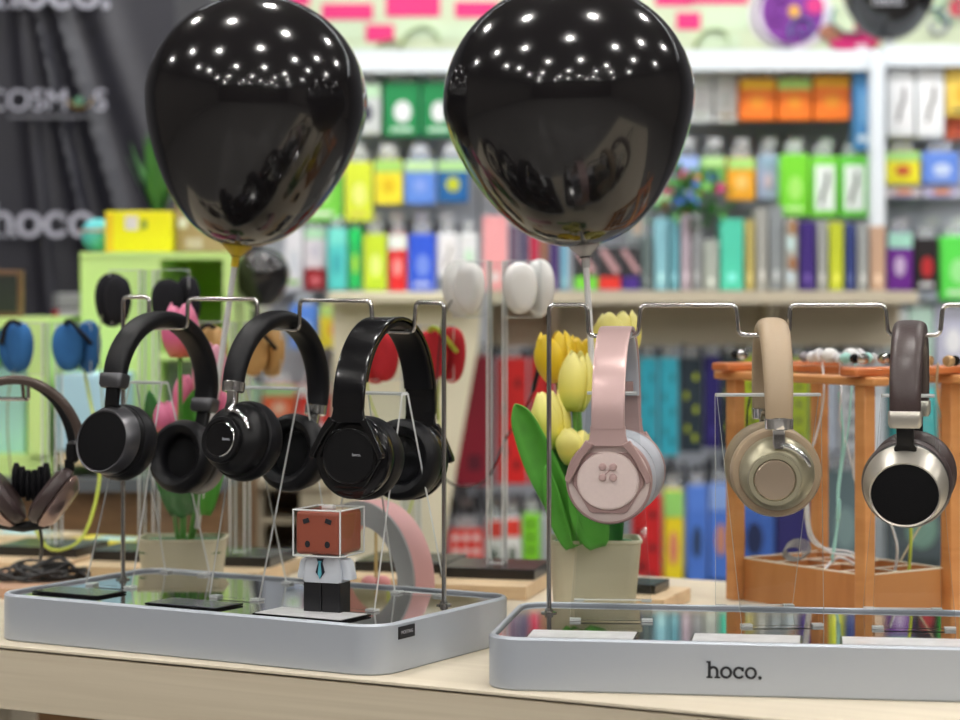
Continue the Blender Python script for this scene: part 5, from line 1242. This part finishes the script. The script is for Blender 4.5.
# ------------------------------------------------------------ left background
# banner
DBN = 4.5
bn = thing('fabric_banner', 'dark hanging fabric banner with pale lettering at the left', 'banner', (at(80, 0, DBN).x, DBN, 0.02))
X0, X1 = at(-60, 0, DBN).x, at(176, 0, DBN).x; Zt, Zb = 2.05, 0.0; ox = bn.location.x
rows_ = []
def by(x, z):
    f = 0.0
    for (cx, sl, w, h) in ((35, -0.22, 7, 0.030), (55, -0.30, 9, 0.036), (20, -0.10, 9, 0.02), (95, -0.35, 16, 0.018)):
        pxl = CX + x * F / DBN; pyl = HY - (z + 0.02 - CZ) * F / DBN
        u = (pxl - (cx - sl * pyl)) / w; f -= h * math.exp(-u * u)
    return f
nx_, nz_ = 110, 60
for j in range(nz_ + 1):
    z = Zb + (Zt - Zb) * j / nz_; rows_.append([(X0 + (X1 - X0) * i / nx_ - ox, by(X0 + (X1 - X0) * i / nx_, z), z) for i in range(nx_ + 1)])
mb = MB(); mb.loft(rows_, False, False, closed=False); fb = mb.build('banner_cloth', mat('banner_fabric', (0.017, 0.017, 0.026), 0.42, spec=0.6), bn, recalc=False)
s_ = fb.modifiers.new('thick', 'SOLIDIFY'); s_.thickness = 0.003
mb = MB(); mb.tube([(X0 - ox, 0, Zt + 0.005), (X1 - ox, 0, Zt + 0.005)], 0.012, 10); mb.build('top_pole', M_gun, bn)
M_banner_txt = mat('banner_print', (0.40, 0.40, 0.47), 0.6)
def btxt(px0, pyb, xh, nm):
    p = at(px0, pyb, DBN); hoco_mb(xh * DBN / F).build('lettering', M_banner_txt, bn, loc=(p.x - ox, -0.042, p.z - 0.02))
btxt(-8, 238, 25.5, 'a'); btxt(-3, 11, 25.5, 'b')
p = at(52, 103, DBN); tx = text_obj('lettering', 'COSM', 0.060, M_banner_txt, bn, (p.x - ox - 0.042, -0.042, p.z - 0.02), (R_(90), 0, 0), 0.001)
text_obj('lettering', 'S', 0.060, M_banner_txt, bn, (p.x - ox + 0.103, -0.042, p.z - 0.02), (R_(90), 0, 0), 0.001)
mb = MB(); q = at(84, 103, DBN); qq = Vector((q.x - ox, -0.044, q.z - 0.02))
mb.tube([(qq.x + 0.024 * math.cos(R_(a)), qq.y, qq.z + 0.006 + 0.020 * math.sin(R_(a))) for a in range(190, 361, 17)], 0.004, 8, flat=0.3); mb.build('emblem', col((190, 150, 80)), bn)
mb = MB(); mb.lathe([(0.010, 0.008, qq.y - .001, qq.x - 0.003, qq.z), (0.010, 0.008, qq.y + .001, qq.x - 0.003, qq.z)], seg=20, axis='y'); mb.build('emblem_leaf', col((90, 140, 110)), bn)
mb = MB(); p = at(50, 118, DBN); mb.box((p.x - ox, -0.040, p.z - 0.02), (0.15, 0.0015, 0.006)); mb.build('small_print', mat('dim_print', (0.12, 0.12, 0.14), .6), bn)

# green cube shelves
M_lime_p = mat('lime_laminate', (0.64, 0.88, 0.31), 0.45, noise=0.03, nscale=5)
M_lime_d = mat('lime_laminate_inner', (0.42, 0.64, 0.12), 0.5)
def pbox(par, o, name, x0, y0, x1, y1, Df, Db, m, bev=0.0):
    mb = MB(); slab(mb, x0, y0, x1, y1, Df, Db, o=o); return mb.build(name, m, par, bevel=bev)
o1 = at(155, 470, 3.7); gs = thing('cube_shelf', 'lime green cube shelf with a yellow box on top, left of centre', 'shelf', o1)
pbox(gs, o1, 'door', 81, 258, 153, 467, 3.60, 3.63, M_lime_p)
pbox(gs, o1, 'top_panel', 80, 252, 232, 259, 3.60, 3.90, M_lime_p)
pbox(gs, o1, 'side_panel', 223, 259, 232, 467, 3.60, 3.90, M_lime_p)
pbox(gs, o1, 'side_panel', 153, 259, 160, 467, 3.60, 3.90, M_lime_p)
pbox(gs, o1, 'shelf', 160, 352, 223, 360, 3.60, 3.90, M_lime_p)
pbox(gs, o1, 'bottom_panel', 80, 461, 232, 467.5, 3.605, 3.90, M_lime_p)
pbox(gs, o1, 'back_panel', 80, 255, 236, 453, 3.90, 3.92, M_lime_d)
o2 = at(10, 480, 3.5); g2 = thing('cube_shelf', 'lime green open cube shelf at the left edge behind the blue ear pads', 'shelf', o2)
pbox(g2, o2, 'top_panel', -60, 318, 48, 328, 3.42, 3.72, M_lime_p)
pbox(g2, o2, 'side_panel', 28, 328, 48, 455, 3.42, 3.72, M_lime_p)
pbox(g2, o2, 'bottom_panel', -60, 455, 52, 476, 3.43, 3.72, M_lime_p)
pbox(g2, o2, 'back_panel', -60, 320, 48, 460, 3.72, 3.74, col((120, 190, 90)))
o3 = at(-5, 455, 3.5)
pc = thing('storage_box', 'pale aqua box inside the lime cube shelf at the left edge', 'box', o3)
pbox(pc, o3, 'box_body', -40, 372, 26, 455, 3.48, 3.68, col((180, 228, 228)), .004); pbox(pc, o3, 'lid', -41, 368, 27, 374, 3.478, 3.682, col((165, 215, 215)), .002)
o4 = at(85, 462, 3.45); pc = thing('storage_box', 'pale sky blue box between the two lime cube shelves', 'box', o4)
pbox(pc, o4, 'box_body', 56, 374, 120, 452, 3.42, 3.57, col((175, 215, 232)), .004); pbox(pc, o4, 'box_foot', 58, 452, 118, 465, 3.425, 3.56, col((225, 205, 160)))
o5 = at(190, 463, 3.72); pc = thing('storage_box', 'grey bin inside the lime cube shelf behind the pink tulips', 'box', o5)
pbox(pc, o5, 'box_body', 163, 362, 200, 457, 3.68, 3.86, col((150, 160, 165)), .004); pbox(pc, o5, 'rim', 162, 362, 201, 367, 3.675, 3.865, col((200, 205, 210)), .002)
# lower brown cabinet below the cubes
o6 = at(90, 520, 3.6); o6.z = 0; bc = thing('brown_cabinet', 'brown wooden cabinet under the lime cube shelves', 'cabinet', o6)
W_br = wood('brown_wood', (0.16, 0.085, 0.035), (0.24, 0.13, 0.055), (3, 3, 20), 0.5)
zz = at(0, 478, 3.40).z
mb = MB(); X0 = at(-80, 0, 3.40).x; X1 = at(222, 0, 3.40).x
mb.box(((X0 + X1) / 2 - o6.x, 3.68 - o6.y, (zz - 0.02) / 2), (X1 - X0, 0.54, zz - 0.02)); mb.build('cabinet_body', W_br, bc)
mb = MB(); mb.box(((X0 + X1) / 2 - o6.x, 3.67 - o6.y, zz - 0.01), (X1 - X0 + .01, 0.57, 0.0195)); mb.build('cabinet_top', col((95, 100, 105)), bc)
oz = at(288, 480, 4.03); oz.z = 0; sd = thing('side_cabinet', 'pale wooden side cabinet with an open dark compartment, behind the toy figure', 'cabinet', oz)
def zpx(y, D): return at(0, y, D).z
pbox(sd, oz, 'cabinet_top', 240, 478, 334, 490, 3.98, 4.23, M_beige, .003)
for (xa, xb, ya, yb) in ((240, 262, 490.5, 600), (300, 334, 490.5, 600), (262.5, 299.5, 555, 600)):
    pbox(sd, oz, 'front_panel', xa, ya, xb, yb, 3.99, 4.22, M_beige)
pbox(sd, oz, 'inner_back', 262.5, 491, 299.5, 554, 4.18, 4.21, W_br); pbox(sd, oz, 'inner_shelf', 262.5, 518, 299.5, 524, 4.01, 4.17, W_maple_side)
mb = MB(); zb_ = zpx(600, 3.99); mb.box((0, 4.11 - oz.y, zb_ / 2), (at(334, 0, 3.99).x - at(240, 0, 3.99).x, 0.22, zb_ - .002)); mb.build('plinth_body', M_beige, sd)
# yellow box etc on top of the cube shelf
o7 = at(138, 252, 3.7); yb = thing('yellow_carton', 'bright yellow carton on top of the lime cube shelf', 'box', o7)
pbox(yb, o7, 'carton', 105, 211, 171, 252, 3.66, 3.80, col((245, 232, 20)), .002)
pbox(yb, o7, 'label_patch', 125, 216, 138, 230, 3.6585, 3.6602, col((225, 215, 225))); pbox(yb, o7, 'label_patch', 141, 220, 147, 229, 3.6585, 3.6602, col((150, 160, 70)))
pbox(yb, o7, 'side_stripe', 105.5, 214, 113, 252, 3.6585, 3.6602, col((240, 200, 40)))
o8 = at(200, 252, 3.75); kb = thing('cardboard_box', 'brown cardboard box right of the yellow carton on the cube shelf', 'box', o8)
pbox(kb, o8, 'carton', 176, 196, 229, 252, 3.70, 3.86, col((170, 145, 115)), .002); pbox(kb, o8, 'label_patch', 186, 238, 202, 249, 3.6985, 3.7002, col((200, 185, 180)))
pbox(kb, o8, 'label_patch', 178, 218, 187, 228, 3.6985, 3.7002, col((225, 225, 225)))
o9 = at(100, 236, 3.72); ba = thing('toy_ball', 'pale turquoise ball beside the yellow carton', 'ball', at(98, 252, 3.74)); mb = MB(); mb.ball((0, 0, px(17, 3.74)), px(17, 3.74), 20); mb.build('ball_body', col((95, 200, 205)), ba)
mb = MB(); mb.tube([(px(17.2, 3.74) * math.cos(2 * PI * k / 24), px(17.2, 3.74) * math.sin(2 * PI * k / 24), px(21, 3.74)) for k in range(24)], 0.002, 6, closed=True); mb.build('ball_stripe', col((220, 150, 140)), ba)
pg = at(158, 252, 3.86); gp = thing('leafy_plant', 'leafy green plant behind the yellow carton', 'plant', pg)
mb = MB(); mb.lathe([(0.025, 0), (0.035, 0.06), (0.033, 0.06)], seg=18); mb.build('pot', col((60, 50, 45)), gp)
rnd = random.Random(9); mb = MB()
for k in range(60):
    a = rnd.uniform(0, 2 * PI); tl = rnd.uniform(.05, .5); L = rnd.uniform(.08, .17); d = Vector((math.cos(a) * tl, math.sin(a) * tl * .5, 1)).normalized(); s = Vector((-math.sin(a), math.cos(a), 0)) * .007
    b = len(mb.v); p1 = Vector((0, 0, .05)); mb.v += [tuple(p1 - s * .5), tuple(p1 + s * .5), tuple(p1 + d * L * .6 + s), tuple(p1 + d * L), tuple(p1 + d * L * .6 - s)]
    mb.f.append((b, b + 1, b + 2, b + 3, b + 4)); mb.m.append(0); mb.sm.append(False)
tag(mb.build('foliage', mat('plant_green', (0.06, 0.22, 0.05), 0.5), gp, recalc=False), kind='stuff')
oa = at(8, 318, 3.6); pf = thing('picture_frame', 'small dark chalkboard in a brown frame at the left edge', 'frame', oa)
pbox(pf, oa, 'frame', -30, 270, 22, 317.5, 3.55, 3.57, wood('frame_brown', (0.14, 0.07, 0.035), (0.2, 0.11, 0.06)), .001); pbox(pf, oa, 'dark_panel', -27, 275, 17, 312, 3.546, 3.5505, col((32, 36, 36)))
ob = at(66, 318, 4.2)
for k, (y0, y1, c, lb) in enumerate(((310, 322, (215, 215, 220), 'white carton at the bottom of the small stack beside the cube shelf'), (293, 308, (175, 175, 180), 'grey carton on top of the small stack beside the cube shelf'))):
    ok = at(66, y1, 4.0 ); s_b = thing('small_carton', lb, 'box', ok)
    pbox(s_b, ok, 'carton', 53, y0, 82, y1, 3.98, 4.10, col(c), .001); pbox(s_b, ok, 'red_side', 52.6, y0, 58, y1, 3.976, 3.981, col((185, 40, 40)) if k == 0 else col((120, 120, 125)))
# dark stand beneath those cartons
oc = at(66, 322, 4.05); oc.z = 0; oc.y = 4.10; ds = thing('dark_plinth', 'black plinth behind the left cube shelf carrying small cartons', 'plinth', oc)
zc_ = at(0, 322.3, 4.0).z; mb = MB(); mb.box((0, 0, zc_ / 2), (0.30, 0.20, zc_ - 0.001)); mb.build('plinth_body', M_dark, ds); mb = MB(); mb.box((0, 0, 0.03), (0.31, 0.21, 0.058)); mb.build('plinth_foot', M_blk_satin, ds)

# ------------------------------------------------------------ room
def struct(name, c, s, m):
    mb = MB(); mb.box(c, s); o = mb.build(name, m); tag(o, kind='structure'); return o
struct('floor', (0.2, 0.2, -0.02), (11, 11, 0.04), mat('floor_tiles', (0.26, 0.25, 0.24), 0.25, noise=0.1, nscale=2))
struct('wall_back', (0.2, 5.42, 1.6), (11, 0.08, 3.2), mat('wall_paint_dark', (0.10, 0.10, 0.11), 0.8))
struct('ceiling', (0.2, 0.2, 3.23), (11, 11, 0.06), mat('ceiling_paint', (0.16, 0.155, 0.15), 0.9))
struct('wall_left', (-5.3, 0.2, 1.6), (0.06, 11, 3.2), mat('wall_paint', (0.24, 0.225, 0.21), 0.8))
struct('wall_right', (5.7, 0.2, 1.6), (0.06, 11, 3.2), MATS['wall_paint'])
struct('wall_front', (0.2, -5.3, 1.6), (11, 0.06, 3.2), mat('wall_paint_front', (0.07, 0.062, 0.058), 0.7))
M_lamp = mat('lamp_glow', (0.9, 0.9, 0.9), 0.5, emit=(1.0, 0.965, 0.92), estr=188.0)
M_trimw = mat('lamp_trim', (0.7, 0.7, 0.7), 0.5)
rnd = random.Random(21)
lm = MB(); lm.lathe([(0.082, 0.0), (0.082, 0.006)], seg=16); lampo = lm.build('lamp_disc', M_lamp); lmesh = lampo.data; bpy.data.objects.remove(lampo)
tm = MB(); tm.lathe([(0.10, 0.004), (0.10, 0.012), (0.082, 0.012), (0.082, 0.004)], seg=20, cap=False); to = tm.build('lamp_ring', M_trimw); tmesh = to.data; bpy.data.objects.remove(to)
for iy in range(7):
    for ix in range(5):
        x = -3.3 + ix * 1.6 + (0.7 if iy % 2 else 0) + rnd.uniform(-.3, .3); y = -4.2 + iy * 1.3 + rnd.uniform(-.3, .3)
        t = thing('ceiling_light', 'round recessed ceiling spotlight', 'light', (x, y, 3.188), 0, 'round ceiling spotlights')
        o = bpy.data.objects.new('lamp_disc', lmesh); C.objects.link(o); o.parent = t
        o = bpy.data.objects.new('lamp_ring', tmesh); C.objects.link(o); o.parent = t

w = bpy.data.worlds.new('World'); bpy.context.scene.world = w; w.use_nodes = True
w.node_tree.nodes['Background'].inputs['Color'].default_value = (0.9, 0.93, 1.0, 1); w.node_tree.nodes['Background'].inputs['Strength'].default_value = 0.55
# unseen strip lamp above the frame that brightens the shelving
def area(name, loc, rot, sx, sy, e, c=(1, 1, 1)):
    l = bpy.data.lights.new(name, 'AREA'); l.shape = 'RECTANGLE'; l.size = sx; l.size_y = sy; l.energy = e; l.color = c
    o = bpy.data.objects.new(name, l); C.objects.link(o); o.location = loc; o.rotation_euler = rot; return o
area('shelf_strip_light', (0.7, 4.05, 2.35), (R_(25), 0, 0), 3.2, 0.10, 20, (0.95, 0.98, 1.0))

# ------------------------------------------------------------ camera and render look
cam = bpy.data.cameras.new('Camera'); cam.lens = 85; cam.sensor_width = 36; cam.shift_y = -(360 - HY) / 960.0
cam.dof.use_dof = True; cam.dof.focus_distance = 2.10; cam.dof.aperture_fstop = 4.8; cam.clip_end = 60
co = bpy.data.objects.new('Camera', cam); C.objects.link(co); co.location = (0, 0, CZ); co.rotation_euler = (R_(90), 0, 0)
bpy.context.scene.camera = co
sc = bpy.context.scene
sc.view_settings.view_transform = 'Standard'; sc.view_settings.look = 'None'; sc.view_settings.gamma = 1.0; sc.view_settings.exposure = 0.0; sc.view_settings.use_curve_mapping = False
sc.cycles.use_denoising = True; sc.cycles.max_bounces = 10; sc.cycles.transparent_max_bounces = 24; sc.cycles.sample_clamp_indirect = 6; sc.cycles.caustics_reflective = False; sc.cycles.caustics_refractive = False
